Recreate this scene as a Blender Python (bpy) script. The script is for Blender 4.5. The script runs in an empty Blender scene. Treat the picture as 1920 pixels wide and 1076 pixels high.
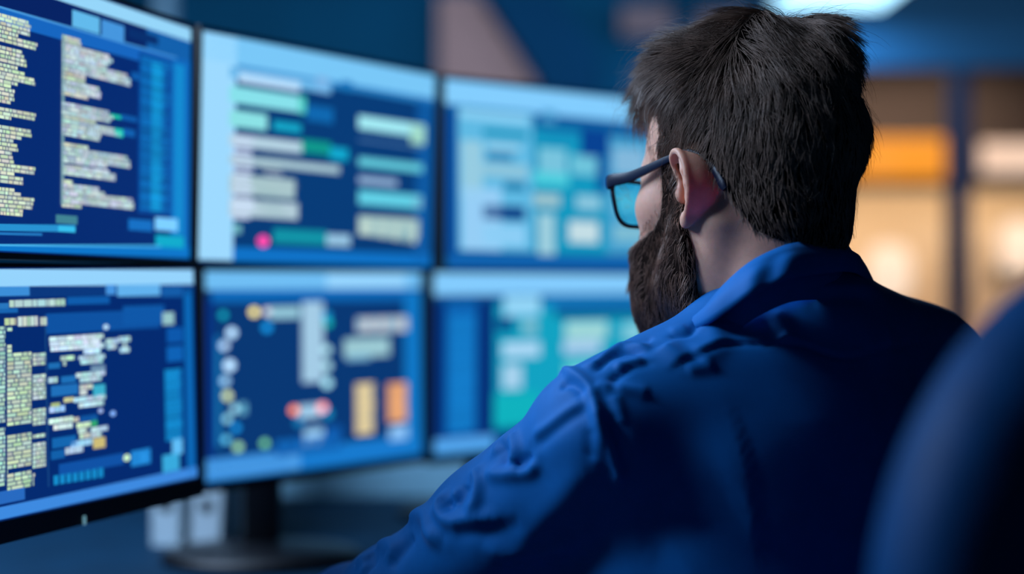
import bpy, bmesh, math, random
import numpy as np
from mathutils import Vector, Matrix
from mathutils.bvhtree import BVHTree

C = bpy.context.scene.collection
rng = np.random.default_rng(11)
random.seed(5)
F = 2667.0            # focal length in pixels of the 1920-wide frame
EYE = 1.15            # camera height


def w3(px, py, d):
    """Point of the room seen at a pixel, at depth d."""
    return np.array([(px - 960) / F * d, d, EYE - (py - 538) / F * d])


# ------------------------------------------------------------------ helpers
def lin(c):
    return tuple(((v / 255) / 12.92 if v / 255 <= .04045 else ((v / 255 + .055) / 1.055) ** 2.4) for v in c)


MATS = {}


def mat(name, srgb, rough=.5, metal=0.0, spec=.5, emit=None, estr=1.0, noise=0.0, nscale=30, bump=0.0, bscale=200, sss=0.0, sheen=0.0, coat=0.0):
    if name in MATS:
        return MATS[name]
    m = bpy.data.materials.new(name)
    m.use_nodes = True
    nt = m.node_tree
    b = nt.nodes['Principled BSDF']
    col = lin(srgb) + (1,)
    b.inputs['Base Color'].default_value = col
    b.inputs['Roughness'].default_value = rough
    b.inputs['Metallic'].default_value = metal
    b.inputs['Specular IOR Level'].default_value = spec
    if emit:
        b.inputs['Emission Color'].default_value = lin(emit) + (1,)
        b.inputs['Emission Strength'].default_value = estr
    if sss:
        b.inputs['Subsurface Weight'].default_value = sss
        b.inputs['Subsurface Radius'].default_value = (1.0, .3, .15)
        b.inputs['Subsurface Scale'].default_value = .010
    if sheen:
        b.inputs['Sheen Weight'].default_value = sheen
        b.inputs['Sheen Roughness'].default_value = .4
    if coat:
        b.inputs['Coat Weight'].default_value = coat
    tc = None
    if noise or bump:
        tc = nt.nodes.new('ShaderNodeTexCoord')
    if noise:
        n = nt.nodes.new('ShaderNodeTexNoise')
        n.inputs['Scale'].default_value = nscale
        n.inputs['Detail'].default_value = 4
        r = nt.nodes.new('ShaderNodeValToRGB')
        r.color_ramp.elements[0].position = .3
        r.color_ramp.elements[1].position = .7
        r.color_ramp.elements[0].color = tuple(v * (1 - noise) for v in col[:3]) + (1,)
        r.color_ramp.elements[1].color = tuple(min(1, v * (1 + noise)) for v in col[:3]) + (1,)
        nt.links.new(tc.outputs['Object'], n.inputs['Vector'])
        nt.links.new(n.outputs['Fac'], r.inputs['Fac'])
        nt.links.new(r.outputs['Color'], b.inputs['Base Color'])
    if bump:
        n2 = nt.nodes.new('ShaderNodeTexNoise')
        n2.inputs['Scale'].default_value = bscale
        n2.inputs['Detail'].default_value = 3
        bp = nt.nodes.new('ShaderNodeBump')
        bp.inputs['Strength'].default_value = bump
        bp.inputs['Distance'].default_value = .002
        nt.links.new(tc.outputs['Object'], n2.inputs['Vector'])
        nt.links.new(n2.outputs['Fac'], bp.inputs['Height'])
        nt.links.new(bp.outputs['Normal'], b.inputs['Normal'])
    MATS[name] = m
    return m


def link(name, me, m=None, parent=None):
    o = bpy.data.objects.new(name, me)
    C.objects.link(o)
    if m is not None:
        me.materials.append(m)
    if parent is not None:
        o.parent = parent
    return o


def obj_bm(name, bm, m, parent=None, smooth=None):
    """Link a bmesh; smooth = auto-smooth angle in degrees."""
    if smooth is not None:
        for f in bm.faces:
            f.smooth = True
        for e in bm.edges:
            if len(e.link_faces) == 2 and e.calc_face_angle(0) > math.radians(smooth):
                e.smooth = False
    bm.normal_update()
    me = bpy.data.meshes.new(name)
    bm.to_mesh(me)
    bm.free()
    return link(name, me, m, parent)


def obj_np(name, V, Fc, m, parent=None, smooth=True):
    me = bpy.data.meshes.new(name)
    V = np.asarray(V, dtype=np.float32)
    Fc = np.asarray(Fc, dtype=np.int32)
    k = Fc.shape[1]
    me.vertices.add(len(V))
    me.vertices.foreach_set('co', V.ravel())
    me.loops.add(Fc.size)
    me.loops.foreach_set('vertex_index', Fc.ravel())
    me.polygons.add(len(Fc))
    me.polygons.foreach_set('loop_start', np.arange(0, Fc.size, k, dtype=np.int32))
    me.polygons.foreach_set('loop_total', np.full(len(Fc), k, dtype=np.int32))
    if smooth:
        me.polygons.foreach_set('use_smooth', np.ones(len(Fc), dtype=bool))
    me.update(calc_edges=True)
    me.validate()
    return link(name, me, m, parent)


def empty(name, loc=(0, 0, 0), rotz=0.0):
    o = bpy.data.objects.new(name, None)
    C.objects.link(o)
    o.location = loc
    o.rotation_euler = (0, 0, rotz)
    o.empty_display_size = .05
    return o


def tag(o, label, cat, group=None):
    o['label'] = label
    o['category'] = cat
    if group:
        o['group'] = group
    return o


def add_box(bm, c, s, M=None, bevel=0.0, seg=2):
    r = bmesh.ops.create_cube(bm, size=1.0)
    vs = r['verts']
    for v in vs:
        v.co = Vector((v.co.x * s[0] + c[0], v.co.y * s[1] + c[1], v.co.z * s[2] + c[2]))
    if bevel:
        es = list({e for v in vs for e in v.link_edges})
        rb = bmesh.ops.bevel(bm, geom=es, offset=bevel, segments=seg, affect='EDGES', profile=.5)
        vs = list({v for f in rb['faces'] for v in f.verts} | {v for v in vs if v.is_valid})
    if M is not None:
        for v in vs:
            v.co = M @ v.co
    return vs


def add_cyl(bm, p0, p1, r0, r1=None, n=24, cap=True):
    p0, p1 = Vector(p0), Vector(p1)
    r1 = r0 if r1 is None else r1
    d = (p1 - p0)
    q = d.to_track_quat('Z', 'Y').to_matrix().to_4x4()
    r = bmesh.ops.create_cone(bm, cap_ends=cap, segments=n, radius1=r0, radius2=r1, depth=d.length)
    M = Matrix.Translation((p0 + p1) / 2) @ q
    for v in r['verts']:
        v.co = M @ v.co
    return r['verts']


def tube_arrays(P, R, n=8, caps=True):
    """Tube along points P with radii R -> verts, quad faces."""
    P = np.asarray(P, float)
    R = np.broadcast_to(np.asarray(R, float), (len(P),))
    T = np.gradient(P, axis=0)
    T /= np.linalg.norm(T, axis=1)[:, None]
    a = np.array([0, 0, 1.]) if abs(T[0][2]) < .9 else np.array([1., 0, 0])
    V = []
    nrm = np.cross(T[0], a)
    nrm /= np.linalg.norm(nrm)
    for i in range(len(P)):
        nrm = nrm - T[i] * np.dot(nrm, T[i])
        nrm /= np.linalg.norm(nrm)
        b = np.cross(T[i], nrm)
        for k in range(n):
            t = 2 * math.pi * k / n
            V.append(P[i] + R[i] * (math.cos(t) * nrm + math.sin(t) * b))
    Fc = []
    for i in range(len(P) - 1):
        for k in range(n):
            k2 = (k + 1) % n
            Fc.append((i * n + k, i * n + k2, (i + 1) * n + k2, (i + 1) * n + k))
    return V, Fc


def add_tube(bm, P, R, n=12):
    V, Fc = tube_arrays(P, R, n)
    vs = [bm.verts.new(v) for v in V]
    for f in Fc:
        bm.faces.new([vs[i] for i in f])
    bm.faces.new(vs[:n][::-1])
    bm.faces.new(vs[-n:])
    return vs


def spline(P, n):
    """Catmull-Rom through the points."""
    P = np.asarray(P, float)
    Q = np.vstack([2 * P[0] - P[1], P, 2 * P[-1] - P[-2]])
    out = []
    m = len(P) - 1
    for t in np.linspace(0, m, n):
        i = min(int(t), m - 1)
        u = t - i
        a, b, c, d = Q[i], Q[i + 1], Q[i + 2], Q[i + 3]
        out.append(.5 * (2 * b + (c - a) * u + (2 * a - 5 * b + 4 * c - d) * u * u + (3 * b - a - 3 * c + d) * u ** 3))
    return np.array(out)


# ------------------------------------------------------------------ distance-field modelling
class Grid:
    def __init__(s, lo, hi, h):
        s.lo = np.array(lo, float)
        s.h = h
        s.n = np.ceil((np.array(hi) - s.lo) / h).astype(int) + 1
        s.S = np.full(s.n, .05, np.float32)
        s.ax = [(s.lo[i] + h * np.arange(s.n[i])).astype(np.float32) for i in range(3)]

    def _sl(s, lo, hi, pad):
        a = np.clip(np.floor((np.array(lo) - pad - s.lo) / s.h).astype(int), 0, s.n)
        b = np.clip(np.ceil((np.array(hi) + pad - s.lo) / s.h).astype(int) + 1, 0, s.n)
        sl = tuple(slice(a[i], b[i]) for i in range(3))
        X = s.ax[0][sl[0]][:, None, None]
        Y = s.ax[1][sl[1]][None, :, None]
        Z = s.ax[2][sl[2]][None, None, :]
        return sl, X, Y, Z

    def comb(s, sl, d, k, op):
        A = s.S[sl]
        if op == 'add':
            if k > 0:
                hh = np.maximum(k - np.abs(A - d), 0) / k
                s.S[sl] = np.minimum(A, d) - hh * hh * k * .25
            else:
                s.S[sl] = np.minimum(A, d)
        elif op == 'sub':
            d = -d
            if k > 0:
                hh = np.maximum(k - np.abs(A - d), 0) / k
                s.S[sl] = np.maximum(A, d) + hh * hh * k * .25
            else:
                s.S[sl] = np.maximum(A, d)

    def ell(s, c, r, k=.02, op='add', R=None):
        r = np.array(r, float)
        c = np.array(c, float)
        ext = np.array([r.max()] * 3) if R is not None else r
        sl, X, Y, Z = s._sl(c - ext, c + ext, k + .03)
        x, y, z = X - c[0], Y - c[1], Z - c[2]
        if R is not None:
            R = np.asarray(R, np.float32)
            x, y, z = (R[0, 0] * x + R[1, 0] * y + R[2, 0] * z, R[0, 1] * x + R[1, 1] * y + R[2, 1] * z, R[0, 2] * x + R[1, 2] * y + R[2, 2] * z)
        k0 = np.sqrt((x / r[0]) ** 2 + (y / r[1]) ** 2 + (z / r[2]) ** 2)
        k1 = np.sqrt((x / r[0] ** 2) ** 2 + (y / r[1] ** 2) ** 2 + (z / r[2] ** 2) ** 2)
        d = k0 * (k0 - 1) / np.maximum(k1, 1e-6)
        s.comb(sl, d.astype(np.float32), k, op)

    def cap(s, a, b, ra, rb=None, k=.02, op='add'):
        rb = ra if rb is None else rb
        a = np.array(a, float)
        b = np.array(b, float)
        m = max(ra, rb)
        sl, X, Y, Z = s._sl(np.minimum(a, b) - m, np.maximum(a, b) + m, k + .02)
        ab = b - a
        L2 = (ab ** 2).sum() + 1e-12
        t = np.clip(((X - a[0]) * ab[0] + (Y - a[1]) * ab[1] + (Z - a[2]) * ab[2]) / L2, 0, 1)
        d = np.sqrt((X - a[0] - t * ab[0]) ** 2 + (Y - a[1] - t * ab[1]) ** 2 + (Z - a[2] - t * ab[2]) ** 2) - (ra + (rb - ra) * t)
        s.comb(sl, d.astype(np.float32), k, op)

    def chain(s, P, R, k=.02, kin=None, op='add'):
        for i in range(len(P) - 1):
            s.cap(P[i], P[i + 1], R[i], R[i + 1], k, op)

    def dots(s, P, r, k=.004):
        """Union of equal balls (a thin sheet sampled densely)."""
        P = np.asarray(P)
        sl, X, Y, Z = s._sl(P.min(0) - r, P.max(0) + r, k + .01)
        d = np.full(np.broadcast_shapes(X.shape, Y.shape, Z.shape), 9., np.float32)
        for p in P:
            np.minimum(d, (X - p[0]) ** 2 + (Y - p[1]) ** 2 + (Z - p[2]) ** 2, out=d)
        s.comb(sl, np.sqrt(d) - r, k, 'add')

    def mesh(s):
        S = s.S
        ins = S < 0
        n = S.shape
        cnt = np.zeros((n[0] - 1, n[1] - 1, n[2] - 1), np.uint8)
        for a in (0, 1):
            for b in (0, 1):
                for c in (0, 1):
                    cnt += ins[a:n[0] - 1 + a, b:n[1] - 1 + b, c:n[2] - 1 + c]
        act = (cnt > 0) & (cnt < 8)
        idx = np.argwhere(act)
        vid = np.full(act.shape, -1, np.int32)
        vid[act] = np.arange(len(idx))
        acc = np.zeros((len(idx), 3))
        num = np.zeros(len(idx))
        cor = [(a, b, c) for a in (0, 1) for b in (0, 1) for c in (0, 1)]
        val = {c: S[idx[:, 0] + c[0], idx[:, 1] + c[1], idx[:, 2] + c[2]] for c in cor}
        for c in cor:
            for ax in range(3):
                if c[ax] == 0:
                    e = list(c)
                    e[ax] = 1
                    e = tuple(e)
                    va, vb = val[c], val[e]
                    x = (va < 0) != (vb < 0)
                    t = va / np.where(x, va - vb, 1)
                    p = np.array(c, float)[None] + t[:, None] * (np.array(e) - np.array(c))[None]
                    acc[x] += p[x]
                    num[x] += 1
        V = s.lo + s.h * (idx + acc / num[:, None])
        Q = []
        for ax in range(3):
            o1, o2 = [(1, 2), (2, 0), (0, 1)][ax]
            sa = [slice(None)] * 3
            sb = [slice(None)] * 3
            sa[ax] = slice(0, n[ax] - 1)
            sb[ax] = slice(1, n[ax])
            ch = ins[tuple(sa)] != ins[tuple(sb)]
            e = np.argwhere(ch)
            e = e[(e[:, o1] > 0) & (e[:, o2] > 0) & (e[:, o1] < n[o1] - 1) & (e[:, o2] < n[o2] - 1)]
            fl = ins[tuple(sa)][tuple(e.T)]

            def at(d1, d2):
                q = e.copy()
                q[:, o1] -= d1
                q[:, o2] -= d2
                return vid[tuple(q.T)]
            q = np.stack([at(1, 1), at(0, 1), at(0, 0), at(1, 0)], 1)
            q[~fl] = q[~fl][:, ::-1]
            Q.append(q)
        return V, np.vstack(Q)


def smooth_mesh(V, Q, it=2, lam=.5):
    E = np.vstack([Q[:, [0, 1]], Q[:, [1, 2]], Q[:, [2, 3]], Q[:, [3, 0]]])
    for _ in range(it):
        acc = np.zeros_like(V)
        num = np.zeros(len(V))
        for a, b in ((0, 1), (1, 0)):
            for i in range(3):
                acc[:, i] += np.bincount(E[:, a], V[E[:, b], i], len(V))
            num += np.bincount(E[:, a], minlength=len(V))
        V = V + lam * (acc / num[:, None] - V)
    return V


def normals(V, Q):
    n = np.cross(V[Q[:, 2]] - V[Q[:, 0]], V[Q[:, 3]] - V[Q[:, 1]])
    N = np.zeros_like(V)
    for c in range(4):
        for i in range(3):
            N[:, i] += np.bincount(Q[:, c], n[:, i], len(V))
    return N / (np.linalg.norm(N, axis=1)[:, None] + 1e-12)


# ================================================================== THE SETTING
m_floor = mat('floor_carpet', (28, 36, 50), .9, noise=.25, nscale=40, bump=.3, bscale=400)
m_ceil = mat('ceiling_paint', (24, 56, 80), .9, noise=.05, nscale=4)
m_wall = mat('wall_blue_paint', (4, 66, 96), .9, spec=.08, noise=.08, nscale=2)
m_clay = mat('wall_clay_paint', (146, 118, 114), .9, noise=.05, nscale=3)
m_beige = mat('wall_beige_paint', (228, 206, 176), .9, noise=.06, nscale=2)
m_soffit = mat('soffit_paint', (62, 60, 76), .9, noise=.05, nscale=3)
m_frame = mat('partition_metal', (14, 34, 56), .6, 0, .2, noise=.05)
m_black = mat('black_plastic', (10, 14, 20), .45, noise=.1, nscale=60)
m_blackm = mat('black_metal', (14, 18, 26), .4, .4, noise=.1, nscale=60)
m_desk = mat('desk_laminate', (2, 40, 64), .7, spec=.12, noise=.12, nscale=14)


def structure(name, boxes, m, extra=None):
    bm = bmesh.new()
    for c, s in boxes:
        add_box(bm, c, s)
    o = obj_bm(name, bm, m)
    o['kind'] = 'structure'
    return o


X0, X1, Y0, YW, YB, ZC = -3.6, 4.6, -2.2, 7.0, 10.0, 2.62
structure('floor', [(((X0 + X1) / 2, (Y0 + YB) / 2, -.05), (X1 - X0, YB - Y0, .1))], m_floor)
structure('ceiling', [(((X0 + X1) / 2, (Y0 + YB) / 2, ZC + .05), (X1 - X0, YB - Y0, .1))], m_ceil)
structure('wall_left', [((X0 - .05, (Y0 + YB) / 2, ZC / 2), (.1, YB - Y0, ZC))], m_wall)
structure('wall_right', [((X1 + .05, (Y0 + YB) / 2, ZC / 2), (.1, YB - Y0, ZC))], m_wall)
XP = 1.05
structure('wall_back', [(((X0 + XP) / 2, YW + .06, ZC / 2), (XP - X0, .12, ZC))], m_wall)
ZH = EYE + 412 / F * YW
structure('wall_bulkhead', [(((XP + X1) / 2, YW + .06, (ZH + ZC) / 2), (X1 - XP, .12, ZC - ZH))], mat('bulkhead_paint', (34, 78, 108), .9, spec=.08, noise=.06, nscale=2))
structure('wall_far', [(((X0 + X1) / 2, YB + .05, ZC / 2), (X1 - X0, .1, ZC))], m_beige)
structure('wall_corridor', [((.62, (YW + .12 + YB) / 2, ZC / 2), (.1, YB - YW - .12, ZC))], m_beige)
# dropped soffit of the warm room
structure('trim_1', [((2.66, 9.35, (1.815 + ZC) / 2), (3.9, .9, ZC - 1.815))], m_soffit)
# glass partition: posts and rails, panes
bm = bmesh.new()
XM = (1803 - 960) / F * YW
for x, w in ((XP + .04, .08), (XM, .10), (3.45, .085), (X1 - .04, .08)):
    add_box(bm, (x, YW + .06, ZH / 2), (w, .11, ZH), bevel=.006)
add_box(bm, ((XP + X1) / 2, YW + .06, .06), (X1 - XP, .11, .12))
part = obj_bm('window_1', bm, m_frame)
part['kind'] = 'structure'
m_glass = bpy.data.materials.new('clear_glass')
m_glass.use_nodes = True
nt = m_glass.node_tree
nt.nodes.remove(nt.nodes['Principled BSDF'])
tr = nt.nodes.new('ShaderNodeBsdfTransparent')
gl = nt.nodes.new('ShaderNodeBsdfGlossy')
gl.inputs['Roughness'].default_value = .03
fr = nt.nodes.new('ShaderNodeFresnel')
fr.inputs['IOR'].default_value = 1.35
mx = nt.nodes.new('ShaderNodeMixShader')
nt.links.new(fr.outputs[0], mx.inputs[0])
nt.links.new(tr.outputs[0], mx.inputs[1])
nt.links.new(gl.outputs[0], mx.inputs[2])
nt.links.new(mx.outputs[0], nt.nodes['Material Output'].inputs[0])
for a, b in ((XP + .08, XM - .05), (XM + .05, 3.4075), (3.4925, X1 - .08)):
    bm = bmesh.new()
    add_box(bm, ((a + b) / 2, YW + .06, (ZH + .12) / 2), (b - a, .01, ZH - .12))
    obj_bm('pane', bm, m_glass, part)


def prism(name, poly, y0, y1, m):
    bm = bmesh.new()
    a = [bm.verts.new((x, y0, z)) for x, z in poly]
    b = [bm.verts.new((x, y1, z)) for x, z in poly]
    n = len(poly)
    bm.faces.new(a)
    bm.faces.new(b[::-1])
    for i in range(n):
        bm.faces.new((a[i], b[i], b[(i + 1) % n], a[(i + 1) % n]))
    bmesh.ops.recalc_face_normals(bm, faces=bm.faces)
    return obj_bm(name, bm, m)


# clay painted wedge of wall with a sloping right edge, and the dark slanted duct beside it
yq = 6.85


def xz(px, py, d):
    p = w3(px, py, d)
    return (p[0], p[2])


prism('trim_2', [xz(822, 260, yq), xz(822, -12, yq), xz(892, -12, yq), xz(1003, 150, yq), xz(1003, 260, yq)], yq, YW, m_clay)['kind'] = 'structure'
prism('trim_3', [xz(905, -14, 6.7), xz(1040, -14, 6.7), xz(1120, 90, 6.7), xz(1120, 230, 6.7), xz(1040, 230, 6.7), xz(1012, 150, 6.7)], 6.72, YW, mat('dark_panel', (2, 52, 84), .9, spec=.08, noise=.06, nscale=3))['kind'] = 'structure'
for i, (x0, y0, x1, y1, nm) in enumerate(((1165, 6, 1262, 66, 'first'), (1310, 16, 1400, 62, 'second'))):
    a, b = w3(x0, y0, 6.9), w3(x1, y1, 6.9)
    bm = bmesh.new()
    add_box(bm, ((a[0] + b[0]) / 2, 6.96, (a[2] + b[2]) / 2), (b[0] - a[0], .08, a[2] - b[2]), bevel=.015)
    o = obj_bm('acoustic_panel', bm, mat('clay_felt', (112, 96, 100), .95, noise=.08, nscale=20), smooth=40)
    tag(o, ['dim clay coloured panel high on the blue wall, nearer the sloping wedge', 'dim clay coloured panel high on the blue wall, right above the man\'s hair'][i], 'wall panel', 'clay panels on the back wall')

# grey vertical strip of wall trim above the first monitor
a = w3(292, -12, 6.9)
b = w3(320, 60, 6.9)
structure('trim_4', [((a[0] * .5 + b[0] * .5, 6.95, 1.5), (b[0] - a[0], .1, 2.24))], mat('pale_trim', (120, 165, 190), .8))

# ================================================================== CEILING LIGHTS
m_panel = mat('light_panel', (230, 245, 255), .5, emit=(170, 228, 255), estr=2.6)
m_panelf = mat('light_frame', (60, 80, 96), .5, .2)


def ceiling_light(c, w, d, label, col, watts, group=None):
    e = empty('ceiling_light', (c[0], c[1], c[2]))
    tag(e, label, 'ceiling light', group)
    bm = bmesh.new()
    t = .018
    for x, y, sx, sy in ((0, d / 2 - t / 2, w, t), (0, -d / 2 + t / 2, w, t), (w / 2 - t / 2, 0, t, d - 2 * t), (-w / 2 + t / 2, 0, t, d - 2 * t)):
        add_box(bm, (x, y, .025), (sx, sy, .05))
    add_box(bm, (0, 0, .046), (w - 2 * t, d - 2 * t, .008))
    obj_bm('frame', bm, m_panelf, e)
    bm = bmesh.new()
    add_box(bm, (0, 0, .012), (w - 2 * t, d - 2 * t, .012))
    obj_bm('diffuser', bm, m_panel, e)
    for sx in (-1, 1):
        bm = bmesh.new()
        add_cyl(bm, (sx * w * .4, 0, .05), (sx * w * .4, 0, ZC - c[2]), .004, n=8)
        obj_bm('suspension_rod', bm, m_panelf, e)
    L = bpy.data.lights.new('panel_lamp', 'AREA')
    L.shape = 'RECTANGLE'
    L.size, L.size_y = w - .04, d - .04
    L.color = lin(col)
    L.energy = watts
    lo = bpy.data.objects.new('panel_lamp', L)
    C.objects.link(lo)
    lo.parent = e
    lo.location = (0, 0, -.002)
    return e


LC = (150, 205, 255)
zl = EYE + 570 / F * 6.2
ceiling_light(((1590 - 960) / F * 6.3, 6.5, zl), .57, .6, 'bright cyan-white ceiling light panel above the man\'s head', LC, 30)

# ================================================================== WARM ROOM BEHIND THE GLASS
def wall_bar(name, x0, x1, z0, z1, y, col, es, label):
    e = empty(name, ((x0 + x1) / 2, y, z0))
    tag(e, label, 'wall light')
    bm = bmesh.new()
    add_box(bm, (0, .03, (z1 - z0) / 2), (x1 - x0 + .04, .06, z1 - z0 + .04), bevel=.008)
    obj_bm('housing', bm, m_soffit, e)
    bm = bmesh.new()
    add_box(bm, (0, -.012, (z1 - z0) / 2), (x1 - x0, .03, z1 - z0), bevel=.01)
    obj_bm('diffuser', bm, mat('diffuser_' + name + str(int(x0 * 10)), (90, 60, 30), .5, emit=col, estr=es), e)
    return e


yb = 8.86
p0, p1 = w3(1480, 336, yb), w3(1792, 258, yb)
wall_bar('amber_light_bar', p0[0], p1[0], p0[2], p1[2], yb, (255, 158, 36), .85, 'long amber light bar glowing behind the glass beside the man\'s head')
p0, p1 = w3(1838, 325, yb), w3(2300, 268, yb)
wall_bar('pale_light_bar', p0[0], p1[0], p0[2], p1[2], yb, (246, 214, 190), 1.0, 'pale pink light bar behind the glass at the right frame edge')


def wall_lamp(px, py, r, y, label, h, col=(255, 226, 200)):
    p = w3(px, py, y)
    e = empty('wall_lamp', (p[0], p[1], p[2]))
    tag(e, label, 'lamp', 'glowing lamps in the warm room')
    bm = bmesh.new()
    prof = [(-h / 2, .35), (-h * .46, .7), (-h * .36, .93), (-h * .1, 1), (h * .15, 1), (h * .34, .9), (h * .45, .62), (h / 2, .2)]
    n = 24
    rings = [[bm.verts.new((r * k * math.cos(2 * math.pi * i / n), r * k * math.sin(2 * math.pi * i / n), z)) for i in range(n)] for z, k in prof]
    for a, b in zip(rings, rings[1:]):
        for i in range(n):
            bm.faces.new((a[i], a[(i + 1) % n], b[(i + 1) % n], b[i]))
    bm.faces.new(rings[0][::-1])
    bm.faces.new(rings[-1])
    obj_bm('globe', bm, mat('lamp_globe', (120, 108, 98), .4, emit=col, estr=.98), e, smooth=50)
    bm = bmesh.new()
    add_cyl(bm, (0, 0, -h / 2 - .05), (0, 0, -h / 2 + .01), r * .3, r * .42)
    add_tube(bm, [(0, 0, -h / 2 - .04), (0, .1, -h / 2 - .06), (0, YB - y - .02, -h / 2 - .02)], .012, 10)
    obj_bm('bracket', bm, m_frame, e, smooth=40)
    bm = bmesh.new()
    add_cyl(bm, (0, YB - y - .03, -h / 2 - .02), (0, YB - y, -h / 2 - .02), .06)
    obj_bm('back_plate', bm, m_frame, e, smooth=40)
    return e


wall_lamp(1667, 512, .15, 9.6, 'soft round glowing lamp behind the glass above the man\'s right shoulder', .40)
wall_lamp(1912, 462, .13, 9.6, 'soft round glowing lamp behind the glass right of the dark post', .36)
# low panelled cupboard under the lamps
e = empty('cupboard', (2.1, 9.75, 0))
tag(e, 'beige panelled cupboard along the warm wall behind the glass', 'cupboard')
bm = bmesh.new()
add_box(bm, (0, 0, .43), (2.8, .46, .86), bevel=.01)
m_cup = mat('cupboard_wood', (214, 178, 128), .7, noise=.08, nscale=8)
obj_bm('body', bm, m_cup, e)
for k in range(4):
    bm = bmesh.new()
    add_box(bm, (-1.03 + k * .69, -.24, .43), (.66, .02, .78), bevel=.006)
    dd = obj_bm('door', bm, m_cup, e)
    bm = bmesh.new()
    add_box(bm, (-1.03 + k * .69 + .27, -.26, .55), (.015, .02, .14), bevel=.004)
    obj_bm('handle', bm, m_frame, dd)
# unseen warm lamp added to light that room, above the glass wall, with its housing on the ceiling
e = empty('added_warm_light', (2.3, 8.3, ZC - .06))
tag(e, 'added warm ceiling light that brightens the room behind the glass', 'ceiling light')
bm = bmesh.new()
add_box(bm, (0, 0, .03), (1.6, .5, .06), bevel=.008)
obj_bm('housing', bm, m_panelf, e)
L = bpy.data.lights.new('added_warm_lamp', 'AREA')
L.shape = 'RECTANGLE'
L.size, L.size_y = 1.5, .4
L.color = lin((255, 208, 150))
L.energy = 38
lo = bpy.data.objects.new('added_warm_lamp', L)
C.objects.link(lo)
lo.parent = e
lo.location = (0, 0, -.004)
e = empty('added_strip_light', (2.66, 9.02, 1.79))  # lamp added to brighten the beige wall below the soffit
tag(e, 'added warm strip light under the soffit that brightens the wall behind the glass', 'ceiling light')
bm = bmesh.new()
add_box(bm, (0, 0, .0085), (3.4, .12, .013), bevel=.003)
obj_bm('housing', bm, m_panelf, e)
L = bpy.data.lights.new('added_strip_lamp', 'AREA')
L.shape = 'RECTANGLE'
L.size, L.size_y = 3.3, .1
L.color = lin((255, 222, 184))
L.energy = 25
lo = bpy.data.objects.new('added_strip_lamp', L)
C.objects.link(lo)
lo.parent = e
lo.location = (0, .05, -.01)
lo.rotation_euler = (math.radians(58), 0, 0)
# ================================================================== MONITORS
m_scr = bpy.data.materials.new('screen_image')
m_scr.use_nodes = True
nt = m_scr.node_tree
b = nt.nodes['Principled BSDF']
b.inputs['Base Color'].default_value = (.004, .005, .007, 1)
b.inputs['Roughness'].default_value = .35
at = nt.nodes.new('ShaderNodeAttribute')
at.attribute_name = 'shown'
nt.links.new(at.outputs['Color'], b.inputs['Emission Color'])
b.inputs['Emission Strength'].default_value = 1.0

WHITE = (172, 218, 255)
CREAM = (205, 222, 196)


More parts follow.
